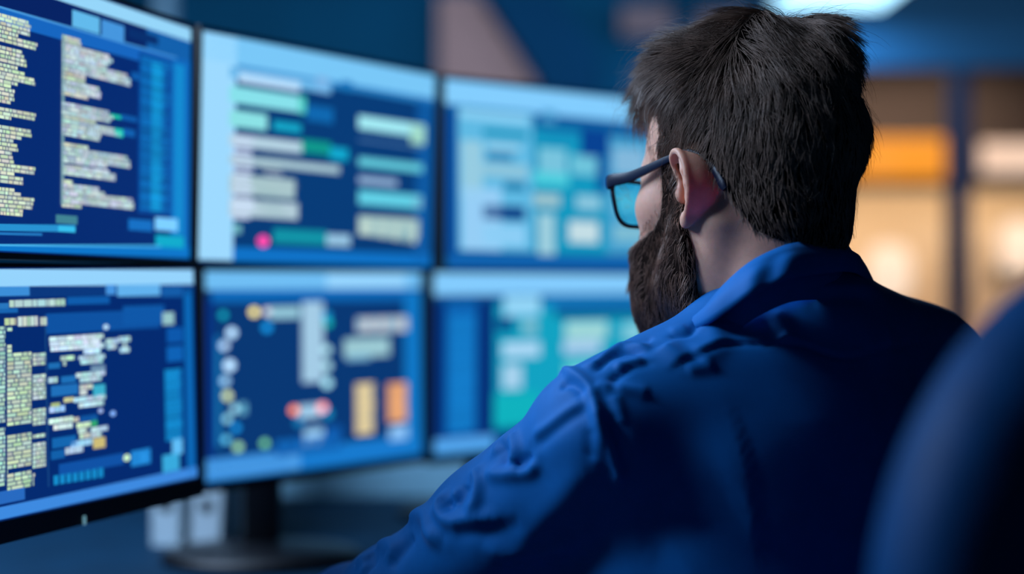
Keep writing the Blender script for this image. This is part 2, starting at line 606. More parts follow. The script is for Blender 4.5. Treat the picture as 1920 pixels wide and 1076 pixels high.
class Screen:
    """One lit screen: a stack of coloured rectangles on the panel, u right, v down, in 0..1."""

    def __init__(s, pose, scale, w, h):
        cx, cy, cz, yaw, pit, rol = pose
        r = np.array([math.cos(yaw), math.sin(yaw), 0])
        n = np.array([math.sin(yaw), -math.cos(yaw), 0])
        u = np.array([0, 0, 1.])
        u2 = u * math.cos(pit) + n * math.sin(pit)
        s.r = r * math.cos(rol) + u2 * math.sin(rol)
        s.u = -r * math.sin(rol) + u2 * math.cos(rol)
        s.n = np.cross(s.r, s.u)
        s.c = np.array([cx, cy, cz]) * scale + np.array([0, 0, EYE])
        s.w, s.h = w * scale, h * scale
        s.Q, s.col = [], []
        s.layer = 0
        s.base = None

    def uv(s, px, py):
        d = np.array([(px - 960) / F, 1, -(py - 538) / F])
        o = np.array([0, 0, EYE])
        t = np.dot(s.c - o, s.n) / np.dot(d, s.n)
        p = o + d * t - s.c
        return np.dot(p, s.r) / s.w + .5, .5 - np.dot(p, s.u) / s.h

    def rect(s, u0, v0, u1, v1, col, k=1.0):
        u0, u1, v0, v1 = max(u0, .004), min(u1, .996), max(v0, .006), min(v1, .994)
        if u1 <= u0 or v1 <= v0:
            return
        z = .0003 + s.layer * .00012
        s.Q.append([(u0, v0, z), (u0, v1, z), (u1, v1, z), (u1, v0, z)])
        s.col.append([c * k for c in lin(col)])

    def box(s, x0, y0, x1, y1, col, k=1.0):
        a, b = s.uv(x0, y0), s.uv(x1, y1)
        s.rect(a[0], a[1], b[0], b[1], col, k)

    def quad(s, pts, col, k=1.0):
        z = .0003 + s.layer * .00012
        q = [s.uv(*p) for p in pts]
        s.Q.append([(min(max(u, .004), .996), min(max(v, .006), .994), z) for u, v in (q[0], q[3], q[2], q[1])])
        s.col.append([c * k for c in lin(col)])

    def disc(s, x, y, r, col, k=1.0, ry=None):
        a, b = s.uv(x - r, y), s.uv(x + r, y)
        c, d = s.uv(x, y - (ry or r)), s.uv(x, y + (ry or r))
        ru, rv = (b[0] - a[0]) / 2, (d[1] - c[1]) / 2
        u0, v0 = s.uv(x, y)
        z = .0003 + s.layer * .00012
        pts = [(u0 + ru * math.cos(t), v0 - rv * math.sin(t), z) for t in np.linspace(math.pi, -math.pi, 17)[:-1]]
        for i in range(1, 15, 2):
            s.Q.append([pts[0], pts[i + 0], pts[i + 1], pts[min(i + 2, 15)]][::-1])
            s.col.append([c * k for c in lin(col)])

    def row(s, x0, y0, x1, hpx, col, pitch=9, var=.2, k=1.0, gap=.14):
        """A line of small character cells, starting at a pixel and running along the screen."""
        a = s.uv(x0, y0)
        b = s.uv(x1, y0)
        c = s.uv(x0, y0 + hpx)
        p = s.uv(x0 + pitch, y0)[0] - a[0]
        u = a[0]
        while u < b[0] - .15 * p:
            wd = p * random.choice((.6, .8, 1, 1, 1.3, 1.7))
            ue = min(u + wd, b[0])
            f = k * (1 + random.uniform(-var, var * .6))
            cc = tuple(max(0, min(255, v + random.uniform(-14, 10))) for v in col)
            s.rect(u, a[1], ue - p * gap, c[1], cc, f)
            u = ue

    def stripes(s, x0, y0, x1, y1, pitch, col, var=.3, fill=.6):
        a, b = s.uv(x0, y0), s.uv(x1, y1)
        p = s.uv(x0, y0 + pitch)[1] - a[1]
        v = a[1]
        while v < b[1]:
            f = 1 + random.uniform(-var, var)
            s.rect(a[0], v, a[0] + (b[0] - a[0]) * random.uniform(.8, 1), v + p * fill, col, f)
            v += p

    def up(s):
        s.layer += 1

    def build(s, bg, parent):
        s.Q.insert(0, [(0, 0, 0), (0, 1, 0), (1, 1, 0), (1, 0, 0)])
        s.col.insert(0, list(lin(bg)))
        Q = np.array(s.Q)
        V = s.c + (Q[..., 0:1] - .5) * s.w * s.r + (.5 - Q[..., 1:2]) * s.h * s.u + Q[..., 2:3] * s.n
        V = V.reshape(-1, 3) - np.array(parent.location)
        Fc = np.arange(len(V)).reshape(-1, 4)
        me = bpy.data.meshes.new('screen')
        me.from_pydata(V.tolist(), [], Fc.tolist())
        at = me.attributes.new('shown', 'FLOAT_COLOR', 'FACE')
        at.data.foreach_set('color', np.hstack([np.array(s.col), np.ones((len(s.col), 1))]).astype(np.float32).ravel())
        me.update()
        return link('screen', me, m_scr, parent)


def monitor(s, bg, label, chin, led=None):
    base = s.c - s.u * (s.h / 2 + chin)
    e = empty('monitor', base.tolist())
    tag(e, label, 'monitor', 'monitors of the video wall')
    s.build(bg, e)
    M = Matrix((tuple(s.r), tuple(s.u), tuple(s.n))).transposed().to_4x4()
    M = Matrix.Translation(Vector(s.c - base)) @ M
    b = .0045
    bm = bmesh.new()
    W, H = s.w, s.h
    add_box(bm, (0, H / 2 + b / 2, -.006), (W + 2 * b, b, .018), M)
    add_box(bm, (0, -H / 2 - chin / 2, -.006), (W + 2 * b, chin, .018), M)
    add_box(bm, (W / 2 + b / 2, 0, -.006), (b, H, .018), M)
    add_box(bm, (-W / 2 - b / 2, 0, -.006), (b, H, .018), M)
    obj_bm('bezel', bm, m_black, e)
    bm = bmesh.new()
    add_box(bm, (0, (b - chin) / 2, -.0095), (W + 1.6 * b, H + b + chin - .002, .015), M, .004)
    add_box(bm, (0, -.01, -.024), (W * .62, H * .62, .022), M, .008)
    obj_bm('rear_shell', bm, m_black, e, smooth=40)
    if led:
        p = s.uv(*led)
        bm = bmesh.new()
        add_box(bm, ((p[0] - .5) * W, (.5 - p[1]) * H, .0035), (.0035, .009, .002), M, .0006)
        obj_bm('power_light', bm, mat('led', (150, 190, 200), .4, emit=(110, 160, 175), estr=.7), e)
    return e


# ---- upper left screen: two columns of code
s = S1 = Screen((-.447, 1.4324, .1672, 1.2551, .0065, -.0022), .97, .47, .27)
s.rect(0, 0, 1, .062, (150, 214, 250))
s.rect(0, .062, .80, .15, (6, 34, 100))
s.rect(.80, .062, 1, .15, (18, 96, 172))
s.rect(0, .150, 1, .205, (22, 102, 192))
s.up()
s.box(135, 18, 186, 64, (98, 186, 236))
s.box(190, 36, 232, 80, (70, 150, 222))
s.box(240, 52, 296, 86, (6, 46, 110))
s.rect(0, .146, .93, .154, (70, 150, 220))
s.box(260, 96, 320, 405, (9, 72, 154))
s.box(321, 108, 358, 487, (16, 104, 188))
s.box(326, 118, 343, 440, (20, 146, 212))
s.up()
s.stripes(264, 104, 318, 398, 4.2, (14, 118, 190), .35, .55)
s.up()
s.stripes(284, 116, 303, 396, 4.2, (20, 160, 220), .25, .6)
rowsA = [(20, 54), (27, 58), (35, 56), (43, 56), (51, 34), (59, 70), (67, 67), (81, 42), (89, 45), (97, 49), (105, 50), (114, 33), (122, 46), (130, 64), (137, 66),
         (145, 33), (152, 21), (160, 28), (168, 27), (176, 27), (183, 20), (198, 67), (206, 65), (213, 21), (232, 58), (240, 60), (248, 40), (256, 25), (264, 32), (272, 34),
         (280, 22), (288, 24), (296, 27), (304, 66), (312, 64), (319, 28), (327, 43), (335, 43), (350, 27), (357, 40), (365, 64), (373, 62), (381, 60), (389, 43), (396, 42)]
for y, xe in rowsA:
    s.row(-60, y + 24 - y * .045, -8, 6.4, CREAM, 9, k=1.08)
    s.row(-7, y + 3 - y * .008, xe, 6.2, CREAM, 9, k=1.08)
rowsB = [(64, 150), (71, 152), (79, 205), (86, 211), (93, 205), (100, 200), (108, 238), (116, 244), (124, 244), (132, 160), (140, 160), (148, 185), (156, 189),
         (163, 188), (170, 165), (190, 204), (198, 212), (206, 206), (214, 180), (222, 214), (230, 226), (238, 189), (246, 186), (266, 165), (274, 238),
         (282, 243), (290, 244), (297, 200), (307, 204), (313, 216), (320, 216), (336, 136), (343, 185), (351, 196), (358, 248), (366, 250), (373, 250), (381, 152)]
for y, xe in rowsB:
    s.row(115, y, xe, 6.8, (196, 218, 222) if xe > 180 else (206, 218, 200), 10, .25, gap=.08)
s.box(115, 64, 119, 384, (120, 165, 180), .8)
s.box(206, 213, 226, 224, (30, 200, 170))
s.box(226, 214, 256, 230, (14, 90, 170))
s.box(214, 240, 230, 258, (40, 205, 185))
s.box(230, 240, 252, 258, (16, 96, 176))
s.box(246, 134, 262, 152, (14, 90, 170))
s.quad([(-170, 457), (357, 461), (357, 486), (-170, 466)], (12, 118, 202))
s.quad([(-160, 417), (140, 422), (140, 435), (-160, 430)], (40, 146, 210))
s.quad([(-160, 432), (78, 437), (78, 442), (-160, 437)], (34, 118, 190))
s.box(104, 402, 144, 421, (66, 132, 148))
s.box(240, 410, 285, 434, (22, 112, 196))
s.box(290, 407, 332, 434, (120, 200, 252), 1.1)
s.box(291, 440, 344, 466, (16, 172, 204))
s.up()
s.box(108, 423, 140, 436, (56, 192, 238))
s.quad([(-170, 456), (300, 460), (300, 464), (-170, 460)], (70, 178, 236))
monitor(s, (5, 42, 114), 'upper left monitor with two tall columns of pale code, cut by the frame edge', .006)

# ---- lower left screen: dense grid of code
s = S4 = Screen((-.5015, 1.6223, -.1133, 1.1647, -.0179, .0091), .87, .47, .27)
s.rect(0, 0, 1, .075, (150, 212, 253))
s.rect(0, .075, 1, .12, (10, 56, 126))
s.box(344, 540, 366, 886, (12, 104, 182))
s.rect(0, .945, 1, .995, (62, 138, 224))
s.box(86, 588, 300, 614, (14, 82, 162))
s.box(230, 574, 308, 606, (15, 88, 168))
s.box(84, 590, 91, 912, (60, 138, 184))
s.up()
s.box(-60, 538, 55, 554, (60, 142, 216))
s.box(198, 534, 216, 552, (72, 150, 226))
s.box(219, 534, 300, 554, (98, 178, 238))
s.box(302, 537, 342, 556, (20, 92, 168))
s.row(17, 563, 122, 13, (190, 224, 218), 10, .2)
s.box(125, 557, 205, 569, (15, 92, 172))
s.box(-60, 570, 16, 580, (40, 118, 190))
s.box(-60, 580, 33, 586, (24, 100, 176))
s.row(8, 597, 31, 13, (214, 220, 178), 10)
s.row(33, 594, 71, 18, (206, 228, 206), 9)
s.row(75, 595, 88, 15, (206, 226, 200), 7)
for k in range(38):
    y = 614 + k * 8.15
    xe = 86
    xs = -60
    if k < 1:
        xe = 24
    elif k < 4:
        xe = 9
    elif k < 6:
        xe = 23
    elif k == 24:
        xe = 14
    elif k == 33:
        xe = 16
    elif k == 34:
        xe = 66
    elif k in (35, 36):
        xe = 64
    elif k == 37:
        xe = 60
    if k in (23,):
        continue
    s.row(xs, y + 1 + (10 if k > 20 else 0) * 0, 11, 6.4, (176, 222, 208), 13, .25)
    if xe > 12:
        yy = s.uv(0, y)
        s.row(13, y - (k - 6) * .06, min(xe, 60), 6.4, (196, 222, 196), 14, .25)
        if xe > 60 and k not in (9, 10, 17, 18, 26):
            s.row(61, y - (k - 6) * .12, xe, 6.4, (200, 226, 212), 9, .25)
for (x0, y0, x1, y1, c) in ((92, 632, 194, 660, (196, 222, 226)), (155, 646, 196, 665, (190, 222, 236)), (198, 636, 222, 656, (176, 206, 214)), (222, 632, 244, 662, (176, 216, 228)),
                            (113, 668, 140, 687, (176, 208, 186)), (147, 668, 197, 684, (170, 208, 216)), (170, 686, 197, 698, (112, 146, 176)), (142, 700, 197, 718, (180, 214, 222)),
                            (90, 708, 108, 720, (150, 190, 200)), (149, 722, 174, 742, (190, 208, 190)), (174, 722, 197, 742, (60, 176, 206)), (119, 746, 138, 766, (206, 196, 150)),
                            (138, 746, 198, 766, (180, 212, 226)), (92, 763, 122, 776, (150, 190, 236)), (95, 756, 112, 762, (170, 190, 130)), (91, 786, 137, 808, (196, 222, 216)), (137, 783, 148, 802, (180, 190, 160)),
                            (143, 794, 170, 824, (190, 208, 186)), (170, 786, 182, 798, (50, 170, 110)), (170, 802, 202, 822, (180, 216, 226)), (132, 828, 174, 841, (140, 190, 220)),
                            (174, 822, 197, 838, (206, 190, 120)), (122, 840, 156, 854, (186, 214, 232)), (304, 586, 326, 608, (150, 196, 200))):
    if sum(c) < 520 or x0 > 290:
        s.box(x0, y0, x1, y1, c)
    else:
        nr = max(1, round((y1 - y0) / 9.5))
        for k in range(nr):
            xa = x0 + (random.uniform(0, 10) if k else 0)
            s.row(xa, y0 + (y1 - y0) * k / nr, x1 - (random.uniform(0, 16) if k % 2 else 0), (y1 - y0) / nr * .88, c, 11, .22, 1.3, gap=.08)
for (x0, y0, x1, y1, c) in ((90, 681, 112, 690, (30, 110, 180)), (114, 706, 142, 716, (30, 112, 184)), (95, 724, 146, 738, (32, 112, 186)), (150, 780, 182, 788, (16, 84, 160)),
                            (97, 822, 142, 834, (20, 102, 176)), (95, 846, 121, 858, (18, 96, 170)), (312, 615, 343, 641, (12, 88, 172)), (312, 650, 343, 676, (14, 98, 182)),
                            (110, 884, 232, 868, (16, 82, 166)), (245, 846, 282, 868, (34, 136, 216)), (262, 850, 276, 864, (44, 150, 232)), (322, 824, 342, 850, (96, 190, 248)),
                            (304, 854, 336, 880, (56, 170, 222)), (-60, 948, 46, 930, (40, 106, 192))):
    if y1 < y0:
        a = s.uv(x0, y0)
        b = s.uv(x1, y1)
        s.rect(a[0], a[1] - .03, b[0], a[1] + .02, c)
    else:
        s.box(x0, y0, x1, y1, c)
s.box(308, 694, 343, 822, (14, 108, 184))
for k in range(8):
    s.box(100 + k * 12, 892 - k * 2, 109 + k * 12, 908 - k * 2, (22, 142, 206))
s.up()
s.stripes(308, 694, 342, 822, 5, (22, 150, 212), .3, .5)
for x, y, r, c in ((198, 613, 5, (150, 180, 200)), (188, 770, 4.5, (130, 150, 190)), (211, 775, 5, (110, 150, 210)), (237, 858, 6, (176, 210, 170))):
    s.disc(x, y, r, c, 1.7)
monitor(s, (4, 42, 112), 'lower left monitor showing a dense grid of code with a thick dark chin', .021, led=(153, 975))

# ---- upper middle screen
s = S2 = Screen((-.237, 1.8222, .163, .9264, .0234, -.006), 1.015, .4225, .27)
s.rect(0, 0, 1, .125, (122, 200, 248))
s.box(430, 68, 700, 96, (140, 208, 250))
s.rect(0, 0, .13, .99, (158, 218, 255))
s.box(782, 185, 812, 492, (14, 88, 160))
s.rect(.13, .93, 1, .994, (16, 114, 198))
s.rect(.13, .125, 1, .155, (40, 130, 200))
s.up()
s.box(430, 124, 620, 176, (110, 186, 236))
for (x0, y0, x1, y1, c) in ((448, 134, 562, 172, (190, 224, 252)), (430, 160, 572, 212, (136, 226, 236)), (560, 180, 573, 214, (20, 190, 170)), (575, 196, 624, 232, (16, 104, 176)),
                            (430, 205, 500, 245, (140, 226, 230)), (512, 226, 564, 250, (22, 166, 200)), (430, 250, 566, 288, (180, 210, 226)), (564, 260, 620, 292, (16, 150, 140)),
                            (618, 275, 652, 302, (18, 168, 206)), (430, 290, 636, 326, (168, 200, 212)), (430, 326, 552, 372, (168, 198, 204)), (430, 372, 558, 412, (178, 204, 216)),
                            (672, 206, 792, 222, (16, 190, 168)), (672, 216, 796, 258, (164, 236, 246)), (770, 232, 796, 272, (160, 216, 196)), (672, 260, 790, 278, (88, 136, 186)),
                            (672, 294, 792, 324, (98, 202, 220)), (672, 330, 744, 350, (146, 180, 216)), (672, 356, 790, 392, (98, 208, 230)), (672, 404, 784, 446, (170, 202, 200)),
                            (436, 420, 452, 438, (110, 178, 190)), (512, 428, 612, 460, (18, 146, 166)), (612, 438, 656, 462, (150, 196, 226)), (592, 142, 616, 176, (128, 178, 228)),
                            (640, 150, 660, 172, (26, 120, 190))):
    s.box(x0, y0, x1, y1, c)
s.up()
s.box(448, 170, 560, 182, (90, 220, 220))
s.stripes(436, 252, 476, 410, 9, (206, 222, 250), .2, .5)
for k in range(14):
    s.box(480 + random.uniform(0, 20), 258 + k * 11, 540 + random.uniform(-20, 20), 264 + k * 11, random.choice(((206, 222, 238), (150, 186, 190), (190, 206, 200))))
s.box(480, 216, 566, 222, (8, 100, 160))
s.box(776, 372, 790, 388, (120, 180, 210))
for k in range(9):
    s.box(676 + k * 12, 412 + k * 2, 684 + k * 12, 440 + k * 2, random.choice(((190, 214, 206), (150, 190, 196))))
s.disc(493, 452, 11, (236, 70, 160), 1.3)
monitor(s, (8, 60, 120), 'upper middle monitor with a pale left strip, green box and pink dot', .006)

# ---- lower middle screen
s = S5 = Screen((-.2602, 1.9434, -.1126, .8699, -.0042, .0034), 1.06, .3955, .27)
s.rect(0, 0, 1, .095, (112, 190, 244))
s.rect(.03, .095, .92, .155, (14, 104, 184))
s.box(757, 545, 792, 842, (16, 118, 196))
s.box(384, 560, 400, 860, (8, 50, 130))
s.rect(0, .885, 1, .994, (24, 122, 206))
s.rect(0, .89, .40, .985, (88, 166, 234))
s.box(404, 630, 414, 838, (24, 120, 186))
s.up()
s.box(612, 514, 760, 540, (150, 212, 254))
for (x0, y0, x1, y1, c) in ((505, 576, 562, 596, (150, 202, 220)), (566, 566, 606, 715, (164, 204, 230)), (570, 806, 606, 832, (158, 212, 250)), (516, 826, 640, 840, (16, 90, 168)),
                            (668, 596, 764, 620, (176, 194, 208)), (645, 636, 730, 666, (156, 202, 212)), (650, 666, 694, 674, (120, 180, 212)), (560, 760, 600, 782, (160, 204, 234)),
                            (668, 722, 700, 812, (196, 190, 166)), (728, 722, 762, 788, (216, 162, 128)), (730, 800, 764, 822, (140, 196, 248)), (610, 800, 640, 826, (16, 90, 172)), (448, 756, 462, 776, (100, 178, 210))):
    s.box(x0, y0, x1, y1, c)
s.up()
s.stripes(666, 720, 702, 812, 7.5, (244, 216, 150), .1, .5)
s.stripes(726, 720, 764, 790, 7.5, (250, 172, 104), .1, .5)
for k in range(7):
    s.box(672 + k * 13, 598, 680 + k * 13, 618, random.choice(((206, 200, 206), (150, 190, 214))))
for k in range(6):
    s.box(520 + k * 20, 828 - k * 1.5, 530 + k * 20, 840 - k * 1.5, (20, 112, 196))
for x, y, r, c in ((418, 591, 7, (16, 150, 170)), (476, 585, 8, (250, 232, 140)), (500, 584, 7, (190, 190, 204)), (500, 614, 8, (20, 140, 214)), (434, 624, 9, (176, 214, 244)), (420, 648, 8, (166, 196, 226)),
                   (430, 685, 10, (176, 214, 244)), (422, 714, 8, (140, 186, 220)), (426, 742, 8, (196, 214, 160)), (440, 766, 7, (140, 196, 214)), (426, 785, 7, (130, 196, 214)), (442, 802, 7, (24, 140, 216)),
                   (424, 824, 7, (86, 178, 214)), (446, 838, 8, (140, 196, 150)), (496, 831, 7, (110, 196, 140)), (612, 592, 8, (20, 130, 180)), (612, 656, 8, (150, 196, 206)), (613, 686, 8, (150, 196, 206)), (613, 718, 9, (150, 206, 220)),
                   (551, 769, 8, (255, 140, 96)), (604, 764, 9, (250, 160, 160)), (614, 776, 8, (24, 130, 176)), (560, 792, 8, (18, 110, 160)), (614, 606, 7, (20, 170, 160))):
    s.disc(x, y, r, c, 1.75)
monitor(s, (9, 56, 116), 'lower middle monitor with dots and two striped orange and yellow bars', .012)

# ---- upper right screen, half behind the head
s = S3 = Screen((.0939, 2.1565, .1609, .6295, -.0167, -.0046), 1.02, .47, .27)
s.rect(0, 0, 1, .135, (132, 206, 254))
s.box(836, 205, 856, 480, (12, 76, 156))
s.rect(.015, .94, 1, .994, (18, 98, 178))
s.box(858, 200, 1000, 472, (96, 186, 228))
s.box(1000, 240, 1140, 478, (18, 152, 192))
s.box(1000, 190, 1240, 235, (126, 200, 250))
s.box(1135, 255, 1290, 480, (70, 160, 206))
s.up()
for (x0, y0, x1, y1, c) in ((862, 205, 990, 232, (140, 208, 244)), (905, 240, 990, 262, (16, 148, 190)), (864, 262, 905, 372, (150, 204, 226)), (912, 268, 975, 284, (150, 204, 230)), (912, 286, 962, 302, (14, 110, 166)),
                            (905, 304, 990, 336, (140, 196, 220)), (944, 340, 985, 358, (16, 120, 168)), (866, 350, 940, 470, (150, 206, 246)), (905, 384, 985, 414, (8, 64, 134)), (905, 420, 985, 462, (140, 206, 246)),
                            (1016, 206, 1042, 232, (70, 150, 200)), (1008, 250, 1080, 262, (24, 120, 180)), (1010, 276, 1062, 330, (120, 196, 222)), (1070, 290, 1120, 330, (110, 196, 220)), (1088, 240, 1142, 296, (8, 66, 146)),
                            (1118, 296, 1140, 362, (12, 84, 156)), (1000, 320, 1066, 350, (76, 206, 222)), (1000, 362, 1050, 388, (156, 196, 206)), (1080, 366, 1126, 394, (140, 200, 224)), (1008, 400, 1040, 478, (156, 206, 222)),
                            (1066, 414, 1122, 456, (196, 222, 230)), (1150, 276, 1210, 330, (130, 184, 220)), (1150, 360, 1200, 400, (120, 190, 220)), (1150, 420, 1210, 455, (124, 188, 212)),
                            (1215, 300, 1285, 460, (40, 130, 190))):
    s.box(x0, y0, x1, y1, c)
monitor(s, (14, 96, 160), 'upper right monitor of pale tiles partly hidden by the man\'s face', .006)

# ---- lower right screen, behind beard and shoulder
s = S6 = Screen((.0639, 2.2243, -.1124, .70, .0100, .0020), 1.09, .47, .27)
s.rect(0, 0, 1, .125, (132, 204, 254))
s.box(813, 562, 928, 815, (6, 50, 120))
s.box(836, 565, 893, 812, (14, 102, 182))
s.box(925, 570, 1270, 800, (18, 162, 194))
s.rect(.01, .905, 1, .985, (84, 166, 238))
s.up()
s.box(842, 590, 890, 806, (18, 118, 196))
for (x0, y0, x1, y1, c) in ((945, 555, 1012, 592, (146, 212, 246)), (1040, 574, 1270, 590, (8, 72, 132)), (1020, 560, 1270, 573, (22, 130, 200)), (1168, 606, 1206, 638, (130, 204, 222)), (932, 594, 962, 622, (8, 74, 134)), (980, 604, 1006, 622, (140, 196, 214)),
                            (942, 642, 1012, 668, (170, 216, 246)), (942, 684, 978, 728, (166, 210, 238)), (1060, 604, 1138, 634, (160, 216, 218)), (1056, 640, 1126, 660, (172, 208, 240)), (926, 740, 1010, 800, (16, 178, 190)),
                            (1060, 680, 1110, 720, (110, 214, 220)), (926, 800, 1270, 815, (6, 60, 130))):
    s.box(x0, y0, x1, y1, c)
s.stripes(842, 600, 888, 800, 12, (22, 130, 206), .2, .5)
monitor(s, (10, 90, 150), 'lower right monitor with teal page and blue side column behind the man\'s shoulder', .012)

# ================================================================== DESK, STANDS AND THINGS ON THE DESK
ZD = .74
e = empty('desk', (0, 2.0, 0))
tag(e, 'long dark desk that carries the monitor stands', 'desk')
poly = [(-1.25, .95), (-.50, 1.0), (-.12, 1.40), (.95, 2.0), (.95, 2.78), (-1.25, 2.78)]
bm = bmesh.new()
tv = [bm.verts.new((x, y - 2.0, ZD)) for x, y in poly]
f = bm.faces.new(tv)
r = bmesh.ops.extrude_face_region(bm, geom=[f])
for v in r['geom']:
    if isinstance(v, bmesh.types.BMVert):
        v.co.z -= .03
bmesh.ops.recalc_face_normals(bm, faces=bm.faces)
bmesh.ops.bevel(bm, geom=list(bm.edges), offset=.003, segments=2, affect='EDGES')
obj_bm('tabletop', bm, m_desk, e)
for x, y in ((-1.18, 1.02), (-1.18, 2.7), (.88, 2.1), (.88, 2.7), (-.3, 2.7)):
    bm = bmesh.new()
    add_box(bm, (x, y - 2.0, (ZD - .03) / 2), (.06, .06, ZD - .03), bevel=.006)
    obj_bm('leg', bm, m_blackm, e)


def stand(x, y, scr, label):
    e = empty('monitor_stand', (x, y, ZD))
    tag(e, label, 'monitor stand', 'monitor stands on the desk')
    top = 1.42
    bm = bmesh.new()
    n = 40
    rings = []
    for z, k in ((0, 1), (.010, 1), (.016, .95), (.022, .6), (.030, .22)):
        rings.append([bm.verts.new((.150 * k * math.cos(2 * math.pi * i / n), .110 * k * math.sin(2 * math.pi * i / n), z)) for i in range(n)])
    for a, b in zip(rings, rings[1:]):
        for i in range(n):
            bm.faces.new((a[i], a[(i + 1) % n], b[(i + 1) % n], b[i]))
    bm.faces.new(rings[0][::-1])
    bm.faces.new(rings[-1])
    obj_bm('base_plate', bm, m_blackm, e, smooth=40)
    bm = bmesh.new()
    add_box(bm, (0, 0, (top - ZD) / 2 + .014), (.056, .036, top - ZD - .028), bevel=.008)
    obj_bm('pole', bm, m_blackm, e, smooth=40)
    for s in scr:
        c = s.c - s.n * .036
        ploc = np.array([x, y, ZD])
        hub = np.array([x, y, c[2]]) - ploc
        end = c - ploc - s.n * .016
        bm = bmesh.new()
        add_cyl(bm, hub - np.array([0, 0, .03]), hub + np.array([0, 0, .03]), .036)
        add_tube(bm, [hub, hub * .5 + end * .5, end], .017, 12)
        a = obj_bm('arm', bm, m_blackm, e, smooth=40)
        bm = bmesh.new()
        M = Matrix((tuple(s.r), tuple(s.u), tuple(s.n))).transposed().to_4x4()
        add_box(bm, (0, 0, 0), (.1, .1, .012), Matrix.Translation(Vector(c - s.n * .007 - ploc)) @ M, .003)
        obj_bm('mount_plate', bm, m_blackm, a)
    return e


stand(-.375, 2.135, (S2, S5), 'black pole stand with oval foot under the two middle monitors')
stand(-.655, 1.70, (S1, S4), 'black pole stand hidden behind the two left monitors')
stand(-.055, 2.56, (S3, S6), 'black pole stand behind the two right monitors')


def binder(x, y, w, d, h, rz, lean, label, col):
    e = empty('ring_binder', (x, y, ZD + .5 * w * math.sin(lean)), rz)
    e.rotation_euler = (0, lean, rz)
    tag(e, label, 'binder', 'pale binders on the desk')
    m = mat('binder_card' + str(col[0]), col, .6, noise=.05)
    bm = bmesh.new()
    add_box(bm, (-w / 2 + .0015, 0, h / 2), (.003, d, h))
    add_box(bm, (w / 2 - .0015, 0, h / 2), (.003, d, h))
    add_box(bm, (0, -d / 2 + .0015, h / 2), (w, .003, h))
    obj_bm('cover', bm, m, e)
    bm = bmesh.new()
    add_box(bm, (0, .006, h / 2), (w - .008, d - .02, h - .03))
    obj_bm('paper_stack', bm, mat('paper', (205, 205, 200), .8), e)
    bm = bmesh.new()
    add_cyl(bm, (0, -d / 2 - .0005, h * .2), (0, -d / 2 + .004, h * .2), .011, n=20)
    obj_bm('finger_ring', bm, m_blackm, e)
    return e


binder(-.539, 2.36, .048, .22, .32, -.08, 0, 'pale binder standing upright on the desk behind the monitors', (176, 198, 210))
binder(-.504, 2.60, .030, .22, .30, -.08, 0, 'narrow grey binder standing behind the two pale ones', (96, 120, 138))
binder(-.478, 2.36, .050, .22, .31, -.08, .06, 'pale binder leaning to the right behind the monitors', (180, 200, 212))

e = empty('desk_divider', (-.05, 2.80, .40))
tag(e, 'grey-blue fabric divider panel standing along the back of the desk', 'divider')
bm = bmesh.new()
add_box(bm, (.05, .0, .33), (1.0, .028, .62), bevel=.008)
obj_bm('fabric_panel', bm, mat('divider_fabric', (140, 196, 222), .95, noise=.1, nscale=120, bump=.3, bscale=500), e)
bm = bmesh.new()
for x in (-.462, .562):
    add_box(bm, (x, 0, .15), (.024, .034, 1.1), bevel=.004)
add_box(bm, (.05, 0, .65), (1.05, .034, .02), bevel=.004)
add_box(bm, (.05, 0, .01), (1.05, .034, .02), bevel=.004)
obj_bm('rail', bm, m_blackm, e)


# ================================================================== CHAIRS
m_leather = mat('chair_leather', (3, 58, 106), .55, spec=.08, noise=.12, nscale=40, bump=.25, bscale=260)


def super_box(w, d, h, nx=28, nz=32, corner=.16, fat=.5, curve=.05):
    """Upholstered back: rounded-rectangle outline with pillowed faces, bent round the sitter."""
    bm = bmesh.new()
    g = Grid((-w / 2 - .05, -d - .12, -.04), (w / 2 + .05, d + .12, h + .05), .008)
    X = g.ax[0][:, None, None]
    Y = g.ax[1][None, :, None]
    Z = g.ax[2][None, None, :]
    yc = -curve * (X / (w / 2)) ** 2
    qx = np.abs(X) - (w / 2 - corner)
    qz = np.abs(Z - h / 2) - (h / 2 - corner)
    d2 = np.sqrt(np.maximum(qx, 0) ** 2 + np.maximum(qz, 0) ** 2) + np.minimum(np.maximum(qx, qz), 0) - corner
    ed = d * fat
    qa = d2 + ed
    qb = np.abs(Y + yc * -1 - 0 * yc) - (d / 2 - ed + .0)
    qb = np.abs(Y - yc) - (d / 2 - ed)
    g.S = (np.sqrt(np.maximum(qa, 0) ** 2 + np.maximum(qb, 0) ** 2) + np.minimum(np.maximum(qa, qb), 0) - ed).astype(np.float32) + np.zeros(g.n, np.float32)
    V, Q = g.mesh()
    return smooth_mesh(V, Q, 2), Q


